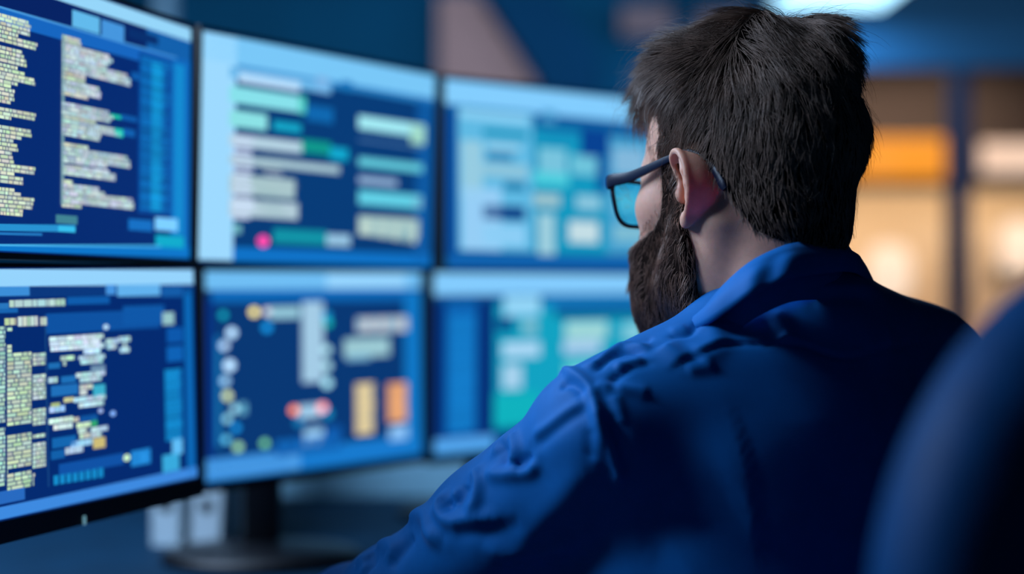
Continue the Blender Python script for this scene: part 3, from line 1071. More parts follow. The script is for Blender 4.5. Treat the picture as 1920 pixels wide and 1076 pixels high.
def office_chair(x, y, rz, zseat, bw, bh, bz, bd, label, arms=True, corner=.18, yback=-.25, base_r=.215):
    e = empty('office_chair', (x, y, 0), rz)
    tag(e, label, 'chair')
    V, Q = super_box(.44, .09, .42, corner=.12, fat=.45, curve=0)
    V = np.stack([V[:, 0], V[:, 2] - .21, V[:, 1] + zseat], 1)
    obj_np('seat', V, Q[:, ::-1], m_leather, e)
    V, Q = super_box(bw, bd, bh, corner=corner, fat=.48, curve=-.035)
    V = V + np.array([0, yback, bz])
    obj_np('backrest', V, Q, m_leather, e)
    bm = bmesh.new()
    add_tube(bm, spline([(0, -.05, zseat - .055), (0, -.2, zseat - .05), (0, yback - .075, zseat + .02), (0, yback - .055, bz + bh * .3)], 12), .024, 12)
    obj_bm('back_support', bm, m_blackm, e, smooth=50)
    bm = bmesh.new()
    add_cyl(bm, (0, 0, .10), (0, 0, .3), .028)
    add_cyl(bm, (0, 0, .3), (0, 0, zseat - .05), .018)
    add_box(bm, (0, 0, zseat - .055), (.2, .2, .03), bevel=.006)
    obj_bm('gas_lift', bm, m_blackm, e, smooth=40)
    for k in range(5):
        a = 2 * math.pi * (k + .5) / 5
        c, s_ = math.cos(a), math.sin(a)
        bm = bmesh.new()
        add_tube(bm, [(0, 0, .11), (c * base_r * .5, s_ * base_r * .5, .10), (c * base_r, s_ * base_r, .075)], [.026, .022, .016], 10)
        sp = obj_bm('spoke', bm, m_blackm, e, smooth=50)
        bm = bmesh.new()
        for t in (-.014, .014):
            q = Vector((c * base_r - s_ * t, s_ * base_r + c * t, .026))
            add_cyl(bm, q - Vector((-s_, c, 0)) * .008, q + Vector((-s_, c, 0)) * .008, .026)
        add_cyl(bm, (c * base_r, s_ * base_r, .03), (c * base_r, s_ * base_r, .075), .008)
        obj_bm('caster', bm, m_black, sp, smooth=40)
    if arms:
        for sx in (-1, 1):
            bm = bmesh.new()
            add_tube(bm, spline([(sx * .12, 0, zseat - .05), (sx * .27, 0, zseat - .03), (sx * .275, -.02, zseat + .08), (sx * .27, -.02, zseat + .19)], 14), .014, 10)
            ar = obj_bm('armrest', bm, m_blackm, e, smooth=50)
            bm = bmesh.new()
            add_box(bm, (sx * .27, -.01, zseat + .2), (.07, .24, .03), bevel=.012)
            obj_bm('arm_pad', bm, m_black, ar, smooth=40)
    return e


office_chair(.4555, .49, math.radians(191.5), .49, .50, .66, .524, .10, 'dark high-backed office chair out of focus at the right, rim lit blue', arms=False, corner=.2)
office_chair(.252, 1.286, math.radians(30), .415, .40, .24, .60, .07, 'low-backed office chair that the man in the blue shirt sits on', arms=False, corner=.1, yback=-.24)
# ================================================================== THE MAN
PO = np.array([.25, 1.27, 0.0])
H = np.array([.218, 1.286, 1.235])
yaw, pit = math.radians(33), math.radians(5)
f0 = np.array([-math.sin(yaw), math.cos(yaw), 0])
HR = np.array([math.cos(yaw), math.sin(yaw), 0])
HF = f0 * math.cos(pit) - np.array([0, 0, 1]) * math.sin(pit)
HU = np.cross(HR, HF)
HM = np.stack([HR, HF, HU])            # rows: local axes in the room


def hw(P):                               # head space -> room
    return H + np.asarray(P) @ HM


def hl(P):                               # room -> head space
    return (np.asarray(P) - H) @ HM.T


m_skin = mat('skin', (226, 168, 144), .5, noise=.06, nscale=160, bump=.12, bscale=900, sss=.5)
m_hair = mat('hair_brown', (132, 108, 96), .42, spec=.5, noise=.4, nscale=60)
m_scalp = mat('hair_mass', (20, 15, 13), .9, spec=.05, noise=.3, nscale=90)
m_beard = mat('beard_brown', (150, 112, 94), .45, spec=.45, noise=.4, nscale=80)
m_beardm = mat('beard_mass', (34, 22, 18), .9, spec=.05, noise=.3, nscale=90)
m_shirt = mat('shirt_blue', (0, 108, 188), .66, spec=.22, noise=.05, nscale=50, bump=.10, bscale=1400, sheen=.06)
m_trouser = mat('trouser_cloth', (20, 24, 34), .85, noise=.08, nscale=60)
m_shoe = mat('shoe_leather', (16, 14, 14), .4)

# ---- head and neck
g = Grid((-.118, -.125, -.21), (.118, .165, .165), .0016)
g.ell((0, -.004, .045), (.076, .1, .088), 0)
g.ell((0, .045, .05), (.062, .056, .06), .03)
g.ell((0, .055, -.01), (.06, .060, .075), .03)
for sx in (-1, 1):
    g.ell((sx * .034, .090, -.040), (.022, .022, .026), .02)
    g.ell((sx * .046, .074, -.004), (.022, .026, .020), .02)
    g.chain([(sx * .057, .012, -.03), (sx * .05, .028, -.075), (sx * .02, .09, -.106)], [.017, .018, .015], .025)
    g.chain([(sx * .047, .083, .03), (sx * .02, .104, .032)], [.010, .010], .012)
g.ell((0, .098, -.103), (.024, .020, .020), .02)
g.ell((0, .088, -.065), (.034, .034, .032), .02)
g.chain([(0, .108, .02), (0, .125, -.01), (0, .136, -.03)], [.009, .010, .012], .012)
for sx in (-1, 1):
    g.ell((sx * .013, .122, -.034), (.009, .010, .008), .006)
    g.ell((sx * .032, .114, .012), (.019, .016, .012), .015, 'sub')
    g.ell((sx * .032, .092, .012), (.0125, .0125, .0125), .002)
    g.chain([(sx * .018, .102, .016), (sx * .032, .106, .021), (sx * .046, .098, .015)], [.003, .0035, .003], .003)
    g.chain([(sx * .018, .101, .008), (sx * .032, .104, .003), (sx * .046, .097, .008)], [.0025, .003, .0025], .003)
    g.ell((sx * .005, .134, -.040), (.003, .004, .004), .003, 'sub')
g.ell((0, .119, -.061), (.022, .007, .005), .005)
g.ell((0, .117, -.071), (.019, .008, .006), .005)
g.ell((0, .124, -.0655), (.022, .006, .0012), .002, 'sub')
g.ell((0, .045, -.085), (.04, .05, .03), .02)
g.cap((0, -.020, -.02), (.004, -.022, -.21), .056, .057, .03)
g.cap((0, .015, -.09), (.012, .020, -.21), .040, .046, .03)
for sx in (-1, 1):
    g.cap((sx * .058, -.018, -.030), (sx * .022, .042, -.185), .012, .012, .022)
S0 = g.S.copy()
# ears: a curled sheet between the outer rim and its root on the head
RIM = [(.073, .012, .008), (.077, .015, .022), (.083, .011, .029), (.089, .001, .033), (.093, -.010, .031), (.0945, -.018, .022), (.0945, -.021, .010), (.092, -.020, -.003), (.088, -.013, -.015), (.084, -.004, -.025), (.079, .003, -.030), (.073, .007, -.026)]
ROOT = [(.068, .010, .006), (.069, .008, .016), (.069, .002, .021), (.068, -.010, .023), (.066, -.020, .021), (.064, -.027, .016), (.063, -.029, .006), (.064, -.027, -.004), (.065, -.019, -.014), (.067, -.008, -.020), (.068, 0, -.022), (.069, .006, -.02)]
rim = spline(RIM, 90)
root = spline(ROOT, 90)
sheet = []
for s_ in np.linspace(0, 1, 22):
    q = rim * (1 - s_) + root * s_
    q[:, 1] -= .005 * math.sin(math.pi * s_)
    sheet.append(q[14:])
sheet = np.vstack(sheet)
for sx in (-1, 1):
    k = np.array([sx, 1, 1])
    g.dots(sheet * k, .0019, .003)
    g.dots(rim * k, .0031, .002)
    g.chain([np.array(p) * k for p in ((.084, -.002, .026), (.086, -.008, .016), (.085, -.011, .004), (.082, -.008, -.008), (.078, -.002, -.015))], [.0026, .0036, .004, .0038, .003], .003)
    g.ell(np.array((.074, .013, -.002)) * k, (.005, .005, .008), .005)
    g.ell(np.array((.081, -.001, -.026)) * k, (.0045, .007, .008), .004)
HV, HQ = g.mesh()
HV = smooth_mesh(HV, HQ, 2, .5)
# keep what lies above the collar bone line; the rest is inside the body mesh
body_v, body_q = [hw(HV)], [HQ]

# ---- body: one surface, arms, hands and legs included
SL = np.array([.080, 1.190, 1.026])
SR = np.array([.386, 1.371, 1.062])
EL = np.array([-.100, 1.318, .850])
WL = np.array([-.218, 1.512, .780])
ER = np.array([.400, 1.520, .850])
WR = np.array([.180, 1.690, .780])
FB = np.array([-.5, .866, 0])
RB = np.array([.866, .5, 0])
RBM = np.stack([RB, FB, np.array([0, 0, 1.])], 1)
NB = np.array([.238, 1.268, 1.10])
HIP = np.array([.255, 1.260, .575])
b_ = Grid((-.42, .98, -.01), (.66, 1.98, 1.20), .005)


def torso(gr, k, grow=0.0):
    gr.ell((.243, 1.268, .955), (.172 + grow, .105 + grow, .165 + grow), .04, R=RBM)
    gr.ell((.250, 1.262, .79), (.156 + grow, .105 + grow, .20), .06, R=RBM)
    gr.ell(HIP + np.array([0, 0, .02]), (.170 + grow, .122 + grow, .13), .06, R=RBM)
    gr.cap(NB + np.array([-.055, -.035, -.025]), SL, .046 + grow, .052 + grow, .04)
    gr.cap(NB + np.array([.052, .018, .008]), SR, .046 + grow, .054 + grow, .04)
    gr.cap(NB + np.array([0, 0, -.06]), NB + np.array([0, 0, -.002]), .07 + grow, .055 + grow, .05)


torso(b_, 0)
b_.cap(NB + np.array([0, 0, -.08]), NB + np.array([0, 0, .045]), .058, .054, .03)
for S_, E_, W_ in ((SL, EL, WL), (SR, ER, WR)):
    b_.chain([S_, S_ * .5 + E_ * .5, E_], [.050, .045, .038], .03)
    b_.chain([E_, E_ * .65 + W_ * .35, W_], [.038, .038, .024], .02)
thigh = []
for sx in (-1, 1):
    h0 = HIP + RB * .085 * sx + np.array([0, 0, -.01])
    kn = h0 + FB * .41 + RB * .05 * sx + np.array([0, 0, -.02])
    an = kn + FB * -.02 + np.array([0, 0, -.43])
    an[2] = .085
    thigh.append((h0, kn, an))
    b_.chain([h0, h0 * .5 + kn * .5, kn], [.082, .074, .055], .04)
    b_.chain([kn, kn * .68 + an * .32, an], [.054, .054, .036], .03)
    b_.chain([an + np.array([0, 0, -.03]), an + FB * .10 + np.array([0, 0, -.05]), an + FB * .17 + np.array([0, 0, -.058])], [.034, .03, .022], .02)


def hand(gr, W_, dirv, side):
    d = np.array(dirv, float)
    d[2] = 0
    d /= np.linalg.norm(d)
    r = np.array([d[1], -d[0], 0])            # to the right of the hand
    up = np.array([0, 0, 1.])
    base = W_ + d * .02
    base[2] = ZD + .034
    for o in (-.027, -.009, .009, .026):
        gr.cap(base + r * o * .7, base + d * .078 + r * o, .015, .012, .015)
    th = -side
    lens = {-1: (.060, .074, .082, .070), 1: (.070, .082, .074, .060)}[-side]
    for o, ln in zip((-.030, -.0105, .0105, .030), lens):
        p0 = base + d * .078 + r * o
        p1 = p0 + d * ln * .45 + up * .004 + r * o * .15
        p2 = p1 + d * ln * .32 - up * .006
        p3 = p2 + d * ln * .26 - up * .010
        gr.chain([p0, p1, p2, p3], [.0098, .0092, .0085, .0075], .004)
    t0 = base + d * .015 + r * th * -.022
    t1 = t0 + d * .030 + r * th * -.024 - up * .004
    t2 = t1 + d * .030 + r * th * -.008 - up * .006
    t3 = t2 + d * .022 + r * th * .002 - up * .004
    gr.chain([t0, t1, t2, t3], [.014, .012, .0105, .009], .008)


hand(b_, WL, WL - EL, 1)
hand(b_, WR, WR - ER, -1)
BV, BQ = b_.mesh()
BV = smooth_mesh(BV, BQ, 1)
body_v.append(BV)
body_q.append(BQ + len(HV))
person = obj_np('person', np.vstack(body_v) - PO, np.vstack(body_q), m_skin)
person.location = PO
tag(person, 'bearded man in a blue shirt seated with his back to us, watching the monitors', 'person')

# eyes are coloured discs on the eyeballs
for sx in (-1, 1):
    bm = bmesh.new()
    bmesh.ops.create_uvsphere(bm, u_segments=20, v_segments=12, radius=.0062)
    for v in bm.verts:
        v.co = Vector(hw((sx * .032 + v.co.x, .0995 + v.co.y * .95, .012 + v.co.z)) - PO)
    obj_bm('iris', bm, mat('eye_dark', (40, 30, 26), .1), person, smooth=180)


def ramp(x, a, b):
    t = np.clip((x - a) / (b - a), 0, 1)
    return t * t * (3 - 2 * t)


# ---- hair and beard: a shaped mass plus many strands
def hairline(f):
    return np.interp(f, [-.13, -.085, -.066, -.046, -.030, -.020, .012, .016, .042, .048, .062, .078, .095, .12], [-.060, -.058, -.044, -.006, .018, .040, .040, .004, .004, .034, .056, .084, .098, .106])


def beardline(f):
    return np.interp(f, [.008, .038, .044, .050, .062, .078, .095, .13], [.030, .030, .004, -.014, -.025, -.031, -.037, -.040])


hg = Grid((-.125, -.150, -.085), (.125, .155, .205), .002)
hg.ell((0, -.003, .050), (.0795, .101, .092), 0)
hg.chain([(-.004, -.034, .02), (-.007, -.030, -.03), (-.008, -.026, -.075)], [.064, .061, .056], .03)
for px, py, d, r in ((1440, 84, 1.29, .024), (1525, 100, 1.26, .027), (1540, 245, 1.25, .034), (1530, 124, 1.25, .024), (1345, 125, 1.31, .028), (1270, 150, 1.335, .020), (1244, 188, 1.345, .014), (1400, 100, 1.27, .026), (1300, 135, 1.28, .028)):
    hg.ell(hl(w3(px, py, d)), (r, r, r), .03)
hx, hy, hz = hg.ax
cut = (hairline(hy)[None, :, None] - hz[None, None, :]) + 0 * hx[:, None, None]
cut = cut.astype(np.float32) * .8
hg.S = np.maximum(hg.S, cut)
hk = np.maximum(.012 - np.abs(hg.S - cut), 0)
# keep the ear itself free of hair
for sx in (-1, 1):
    hg.ell((sx * .085, -.004, .012), (.020, .022, .030), .004, 'sub')
cV, cQ = hg.mesh()
cV = smooth_mesh(cV, cQ, 2)
cN = normals(cV, cQ)
ang = np.sin(cV[:, 0] * 160 + 3 * np.sin(cV[:, 1] * 90)) * np.sin(cV[:, 1] * 120 + cV[:, 2] * 140)
loc_ = np.sin(cV[:, 0] * 75 + 1.3 * np.sin(cV[:, 1] * 45 + 1) + .6) * np.sin(cV[:, 1] * 62 - cV[:, 0] * 30 + .4)
cV = cV + cN * ((.0011 * ang + .0026 * loc_) * np.clip((cV[:, 2] - .04) / .06, .1, 1.4))[:, None]
hair = obj_np('hair', hw(cV) - PO, cQ, m_scalp, person)

bg_ = Grid((-.118, -.125, -.21), (.118, .165, .165), .0016)
fy = bg_.ax[1][None, :, None]
fz = bg_.ax[2][None, None, :]
thick = .0028 + .006 * ramp(-fz, .0, .06) + .009 * ramp(fy, .05, .10) * ramp(-fz, .05, .10)
back_e = np.interp(bg_.ax[2], [-.16, -.125, -.10, -.06, -.03, 0, .03], [.034, .020, .007, .003, .007, .013, .015])[None, None, :]
edge = np.maximum(fz - beardline(bg_.ax[1])[None, :, None], back_e - fy)
edge = np.maximum(edge, (-.150 - fz)) * .8
ds = (S0 - thick).astype(np.float32)
kk_ = np.maximum(.006 - np.abs(ds - edge), 0) / .006
bg_.S = (np.maximum(ds, edge) + kk_ * kk_ * .0015).astype(np.float32)
bg_.ell((0, .104, -.110), (.033, .033, .034), .02)
for sx in (-1, 1):
    bg_.ell((sx * .035, .089, -.078), (.022, .023, .030), .03)
bg_.chain([(-.034, .100, -.056), (0, .122, -.050), (.034, .100, -.056)], [.008, .010, .008], .01)
bg_.ell((0, .138, -.0665), (.019, .017, .0055), .004, 'sub')
dV, dQ = bg_.mesh()
dV = smooth_mesh(dV, dQ, 2)
dN = normals(dV, dQ)
beard = obj_np('beard', hw(dV) - PO, dQ, m_beardm, person)


def strands(V, N, count, flow, length, lift, rad, wave, seed, droop=0.0, seg=6, jitter=.25, choose=None, inset=.0015, clump=0.0):
    r = np.random.default_rng(seed)
    w = np.ones(len(V)) if choose is None else choose(V, N)
    i = r.choice(len(V), count, p=w / w.sum())
    P = V[i] + r.normal(0, .0008, (count, 3)) - N[i] * inset
    n = N[i]
    L = length(V[i], r)
    lf = lift(V[i])
    D = flow(V[i], n, r)
    D = D - n * (D * n).sum(1)[:, None]
    D /= np.linalg.norm(D, axis=1)[:, None] + 1e-9
    B = np.cross(n, D)
    # locks: neighbouring strands turn together
    ph = np.sin(V[i] @ np.array([210., 60, 90]) + 2 * np.sin(V[i] @ np.array([40., 170, -120]))) * wave
    D = D + B * (ph + r.normal(0, jitter, count))[:, None]
    D /= np.linalg.norm(D, axis=1)[:, None]
    pts = [P]
    step = L / seg
    up = n.copy()
    for k in range(seg):
        t = (k + .5) / seg
        a = lf * (1 - 1.35 * t)
        d = D + up * a[:, None] + np.array([0, 0, -droop]) * t
        d /= np.linalg.norm(d, axis=1)[:, None]
        pts.append(pts[-1] + d * step[:, None])
    pts = np.stack(pts, 1)
    if clump:
        key = np.floor(V[i] / clump).astype(int)
        _, inv = np.unique(key, axis=0, return_inverse=True)
        inv = inv.ravel()
        cnt = np.bincount(inv)
        for c_ in range(3):
            tip = np.bincount(inv, pts[:, -1, c_]) / cnt
            mid = np.bincount(inv, pts[:, seg // 2, c_]) / cnt
            for k in range(1, seg + 1):
                t = k / seg
                ctr = mid[inv] * (1 - t) + tip[inv] * t
                pts[:, k, c_] += (ctr - pts[:, k, c_]) * .55 * t
    # three-sided tubes, tapering
    T = np.gradient(pts, axis=1)
    T /= np.linalg.norm(T, axis=2)[..., None] + 1e-12
    ref = np.cross(T, n[:, None, :])
    ref /= np.linalg.norm(ref, axis=2)[..., None] + 1e-12
    oth = np.cross(T, ref)
    rr = rad * (.7 + .6 * r.random(count))[:, None] * np.linspace(1, .25, seg + 1)[None]
    ring = []
    for k in range(3):
        a = 2 * math.pi * k / 3
        ring.append(pts + rr[..., None] * (math.cos(a) * ref + math.sin(a) * oth))
    W = np.stack(ring, 2)                   # count, seg+1, 3, 3
    VV = W.reshape(-1, 3)
    base = (np.arange(count) * (seg + 1) * 3)[:, None, None]
    kk = (np.arange(seg) * 3)[None, :, None]
    j = np.arange(3)[None, None, :]
    a = base + kk + j
    b2 = base + kk + (j + 1) % 3
    Q = np.stack([a, b2, b2 + 3, a + 3], -1).reshape(-1, 4)
    return VV, Q


def hair_flow(P, n, r):
    top = ramp(P[:, 2], .085, .125)[:, None]
    back = ramp(-P[:, 1], .02, .075)[:, None]
    side = np.array([0, .55, -1.0]) * (1 - back) + np.array([0, -.1, -1.0]) * back
    sw = np.sin(P[:, 0:1] * 70 + P[:, 1:2] * 50)
    tp = np.array([-.55, 1.0, -.1]) + np.concatenate([.6 * sw, 0 * sw, 0 * sw], 1)
    bk = ramp(-P[:, 1], .01, .06)[:, None]
    tp = tp * (1 - bk) + np.array([.25, -.8, -.9]) * bk
    return side * (1 - top) + tp * top


def hair_len(P, r):
    top = ramp(P[:, 2], .06, .12)
    low = ramp(P[:, 2], -.06, .04)
    return (.009 + .012 * low + .024 * top * (1 - .5 * ramp(-P[:, 1], .03, .08))) * r.uniform(.7, 1.3, len(P))


def hair_lift(P):
    return (.34 + .14 * ramp(P[:, 2], .06, .13)) * (1 - .65 * ramp(-P[:, 1], .02, .07))


sV, sQ = strands(cV, cN, 26000, hair_flow, hair_len, hair_lift, .00032, .36, 3, jitter=.14, seg=7, droop=.16, clump=.0075, inset=.0005)
tV, tQ = strands(cV, cN, 1500, hair_flow, lambda P, r: hair_len(P, r) * 1.35, lambda P: hair_lift(P) + .55, .00015, .6, 4, droop=.1, jitter=.7, seg=9)
obj_np('strands', np.vstack([hw(sV), hw(tV)]) - PO, np.vstack([sQ, tQ + len(sV)]), m_hair, hair)


def beard_flow(P, n, r):
    fw = ramp(P[:, 1], .02, .09)[:, None]
    return np.array([0, .25, -1.]) * (1 - fw) + np.array([0, .35, -1.0]) * fw


uV, uQ = strands(dV, dN, 17000, beard_flow, lambda P, r: (.006 + .010 * ramp(-P[:, 2], .0, .10)) * r.uniform(.6, 1.4, len(P)), lambda P: .42 + 0 * P[:, 0], .00023, .4, 7, droop=.2, jitter=.4, clump=.006, inset=.0004, choose=lambda P, N: 1.0 - .999 * ((np.abs(P[:, 0]) < .021) & (P[:, 1] > .105) & (np.abs(P[:, 2] + .066) < .009)))
obj_np('strands', hw(uV) - PO, uQ, m_beard, beard)
# short growth that fades the sideburn and the hairline into the skin
HN = normals(HV, HQ)


def stub_w(P, N):
    d1 = np.abs(P[:, 2] - hairline(P[:, 1])) < .010
    d2 = (np.abs(P[:, 2] - beardline(P[:, 1])) < .012) & (P[:, 1] > .006) & (P[:, 1] < .12)
    sb = (P[:, 1] > .012) & (P[:, 1] < .036) & (P[:, 2] < .04) & (P[:, 2] > -.02)
    nk = (P[:, 2] < -.055) & (P[:, 2] > -.12) & (P[:, 1] > .0) & (P[:, 1] < .05)
    ok = (np.abs(P[:, 0]) > .04) & (np.abs(P[:, 0]) < .079)
    return (d1 * 1.0 + d2 * 1.0 + sb * 1.5 + nk * .25) * ok + 1e-9


vV, vQ = strands(HV, HN, 5200, lambda P, n, r: np.tile(np.array([0, .3, -1.]), (len(P), 1)), lambda P, r: r.uniform(.003, .007, len(P)), lambda P: .3 + 0 * P[:, 0], .00017, .2, 9, choose=stub_w, inset=.0003, seg=4)
obj_np('stubble', hw(vV) - PO, vQ, m_beard, person)
# ---- shirt
sg = Grid((-.33, 1.02, .50), (.62, 1.80, 1.185), .0027)
torso(sg, 0, .013)
sg.ell(HIP + np.array([0, 0, .0]), (.182, .135, .09), .05, R=RBM)
sg.chain([SL * .92 + EL * .08, SL * .5 + EL * .5, EL], [.058, .060, .057], .014)
sg.cap((.088, 1.225, .97), (.085, 1.240, .845), .056, .046, .05)
sg.chain([EL, EL * .5 + WL * .5, WL * .9 + EL * .1], [.059, .052, .036], .03)
sg.chain([SR, SR * .5 + ER * .5, ER], [.066, .063, .056], .035)
sg.chain([ER, ER * .5 + WR * .5, WR * .9 + ER * .1], [.056, .050, .036], .03)
SV, SQ = sg.mesh()
SV = smooth_mesh(SV, SQ, 4)
SN = normals(SV, SQ)
bvh = BVHTree.FromPolygons([Vector(v) for v in SV], SQ.tolist())
EYEV = Vector((0, 0, EYE))


def on_shirt(px, py):
    d = Vector(((px - 960) / F, 1, -(py - 538) / F)).normalized()
    hit = bvh.ray_cast(EYEV, d)
    if hit[0] is None:
        q = EYEV + d * 1.2
        hit = bvh.find_nearest(q)
    return np.array(hit[0])


def stroke(pts, amp, sig, skew=0.0, taper=True):
    """Push a fold out of (or into) the cloth along a line drawn on it."""
    P = spline([on_shirt(*p) for p in pts], max(12, len(pts) * 8))
    lo, hi = P.min(0) - sig * 4, P.max(0) + sig * 4
    ids = np.where(np.all((SV > lo) & (SV < hi), axis=1))[0]
    if len(ids) == 0:
        return
    D = np.linalg.norm(SV[ids][:, None, :] - P[None], axis=2)
    j = D.argmin(1)
    d = D[np.arange(len(ids)), j]
    t = j / (len(P) - 1)
    w = np.exp(-.5 * (d / sig) ** 2)
    if taper:
        w = w * np.clip(np.minimum(t, 1 - t) * 6, .15, 1)
    DISP[ids] += amp * w


DISP = np.zeros(len(SV))
mm = .001
F_ = [
    # armhole: sewn ridges around the shoulder
    ([(1050, 706), (1058, 696), (1081, 706), (1102, 727), (1114, 754), (1121, 788), (1123, 827), (1119, 865)], 5.0, 3.6),
    ([(1108, 746), (1127, 792), (1146, 835), (1160, 881), (1164, 919)], 5.0, 3.8),
    ([(1138, 770), (1160, 824), (1178, 890)], -4.0, 5),
    ([(1046, 727), (1066, 719), (1085, 725), (1100, 742)], -4.0, 3.4),
    ([(1112, 800), (1112, 836), (1108, 862)], -2.0, 4),
    # sleeve
    ([(1104, 750), (1066, 770), (1027, 800), (996, 823)], 3.4, 4.5),
    ([(1104, 764), (1068, 784), (1030, 814), (1000, 838)], -2.6, 4),
    ([(944, 806), (938, 830), (932, 856)], 4.0, 5),
    ([(962, 815), (969, 842), (964, 873)], 6.5, 5),
    ([(952, 830), (950, 858), (944, 876)], -3.0, 4),
    ([(904, 886), (940, 889), (975, 885), (996, 878), (1008, 856)], 5.5, 4.5),
    ([(966, 876), (989, 866), (996, 850)], -4.0, 4),
    ([(885, 885), (896, 892), (900, 911), (893, 942), (873, 965)], 6.5, 4.5),
    ([(878, 908), (868, 930), (856, 950)], -3.6, 4.5),
    ([(862, 922), (848, 932)], 3.0, 4),
    ([(846, 925), (830, 936), (824, 950), (830, 964), (848, 977), (896, 974), (954, 969)], 6.5, 5),
    ([(838, 942), (846, 960)], -4.0, 4.5),
    ([(850, 990), (910, 992), (990, 980)], -2.5, 7),
    ([(764, 988), (784, 966), (800, 970), (808, 998), (836, 1018)], 6.5, 6),
    ([(776, 1004), (756, 1030), (730, 1064)], -4.5, 5.5),
    ([(706, 1034), (724, 1020), (740, 1030), (728, 1062)], 6.0, 6),
    ([(694, 1046), (704, 1064)], -4.0, 5),
    ([(668, 1060), (688, 1050), (692, 1076)], 5.0, 6),
    ([(900, 1020), (960, 1038), (1030, 1036), (1090, 1008)], 3.5, 7),
    ([(935, 1064), (996, 998), (1060, 925), (1112, 868)], 3.0, 9),
    ([(1160, 1010), (1080, 1050), (1020, 1076)], -3.0, 12),
    # back yoke seam
    ([(1281, 689), (1300, 675), (1335, 658), (1366, 647), (1430, 645), (1500, 646), (1548, 661), (1596, 669), (1640, 657), (1700, 646), (1764, 630)], -2.6, 2.0),
    ([(1281, 682), (1300, 668), (1335, 651), (1366, 640), (1430, 638), (1500, 639), (1548, 654), (1596, 662), (1640, 650), (1700, 639)], 1.3, 2.6),
    ([(1285, 694), (1310, 690), (1342, 684)], 2.6, 4),
    # left shoulder folds
    ([(1089, 688), (1119, 684), (1143, 665), (1169, 649), (1200, 650), (1219, 660)], 4.2, 3.6),
    ([(1116, 700), (1129, 685), (1150, 669), (1181, 660), (1216, 666)], -3.6, 2.6),
    ([(1150, 690), (1177, 685), (1212, 675)], 4.0, 4.5),
    ([(1143, 719), (1162, 704), (1189, 689), (1223, 682)], -3.4, 2.6),
    ([(1116, 723), (1146, 727)], 2.6, 3.6),
    ([(1150, 727), (1189, 731), (1219, 739)], 2.8, 4),
    ([(1150, 738), (1160, 769), (1164, 800)], 2.4, 3.6),
    ([(1176, 646), (1200, 640), (1226, 635)], -3.0, 3.6),
    ([(1250, 632), (1292, 627), (1312, 598)], -3.0, 2.4),
    ([(1256, 622), (1288, 612)], 2.0, 5),
    ([(1242, 648), (1262, 664), (1281, 681)], 4.5, 7),
    ([(1335, 602), (1340, 640), (1298, 673)], 4.5, 8),
    ([(1446, 578), (1473, 620), (1476, 640)], 4.0, 6.5),
    ([(1420, 600), (1444, 622), (1462, 638)], -3.0, 6),
    ([(1352, 584), (1376, 562), (1405, 545), (1434, 548), (1440, 562), (1410, 572), (1370, 580)], 4.2, 4),
    ([(1376, 572), (1400, 560), (1424, 556)], -3.5, 3.4),
    ([(1496, 550), (1540, 542), (1600, 539), (1650, 540)], 3.0, 5),
    ([(1500, 562), (1560, 556), (1640, 556)], -2.0, 6),
    # long soft folds of the back
    ([(1640, 640), (1690, 600), (1716, 566)], 2.5, 10),
    ([(1250, 940), (1330, 880), (1420, 850)], 2.5, 22),
    ([(1180, 1000), (1300, 980), (1400, 930)], -3.0, 22),
    ([(1240, 1060), (1340, 1000), (1440, 980)], 3.0, 20),
]
for p, a, s_ in F_:
    stroke(p, a * mm, s_ * mm)
# loose-cloth unevenness
q = SV * 1.0
DISP += .0011 * np.sin(q @ np.array([38., 21, 30]) + 1.7 * np.sin(q @ np.array([-18., 44, 25]))) * np.sin(q @ np.array([12., -35, 41]) + 1.)
SV = SV + SN * DISP[:, None]
SV = smooth_mesh(SV, SQ, 1, .25)
shirt = obj_np('shirt', SV - PO, SQ, m_shirt, person)

# ---- collar: stand, fold and falling leaf
top_px = [(1290, 622, 1.255), (1310, 590, 1.215), (1350, 542, 1.19), (1400, 497, 1.178), (1450, 470, 1.178), (1492, 457, 1.186), (1545, 456, 1.208), (1590, 461, 1.245)]
T = [w3(*p) for p in top_px] + [np.array([.300, 1.310, 1.178]), np.array([.268, 1.345, 1.160]), np.array([.215, 1.352, 1.140]), np.array([.168, 1.325, 1.122])]
bot_px = [(1222, 634, 1.245), (1268, 630, 1.215), (1330, 604, 1.178), (1385, 566, 1.160), (1432, 540, 1.155), (1482, 520, 1.160), (1545, 511, 1.190), (1612, 512, 1.238)]
B = [w3(*p) for p in bot_px] + [np.array([.340, 1.330, 1.140]), np.array([.290, 1.385, 1.112]), np.array([.215, 1.395, 1.092]), np.array([.150, 1.362, 1.082])]
nT = 90
T = spline(T, nT)
B = spline(B, nT)
nc = np.array([.236, 1.270, 0])
rows = []
for i in range(nT):
    inw = nc - T[i] * np.array([1, 1, 0])
    inw = inw / np.linalg.norm(inw)
    low = T[i] + inw * .004 + np.array([0, 0, -.048])
    out = -inw
    a = [low, T[i] * .45 + low * .55 + inw * .002, T[i] + inw * .0035 - np.array([0, 0, .004]), T[i] + np.array([0, 0, .0012]), T[i] + out * .0035 - np.array([0, 0, .004])]
    for s_ in (.3, .55, .8, 1.0):
        p = (T[i] + out * .0035) * (1 - s_) + B[i] * s_ + out * .004 * math.sin(math.pi * s_)
        a.append(p)
    a.append(B[i] - out * .002 - np.array([0, 0, .001]))
    a.append(B[i] * .5 + T[i] * .5 - np.array([0, 0, .004]) + inw * .0005)
    rows.append(a)
rows = np.array(rows)
m_ = rows.shape[1]
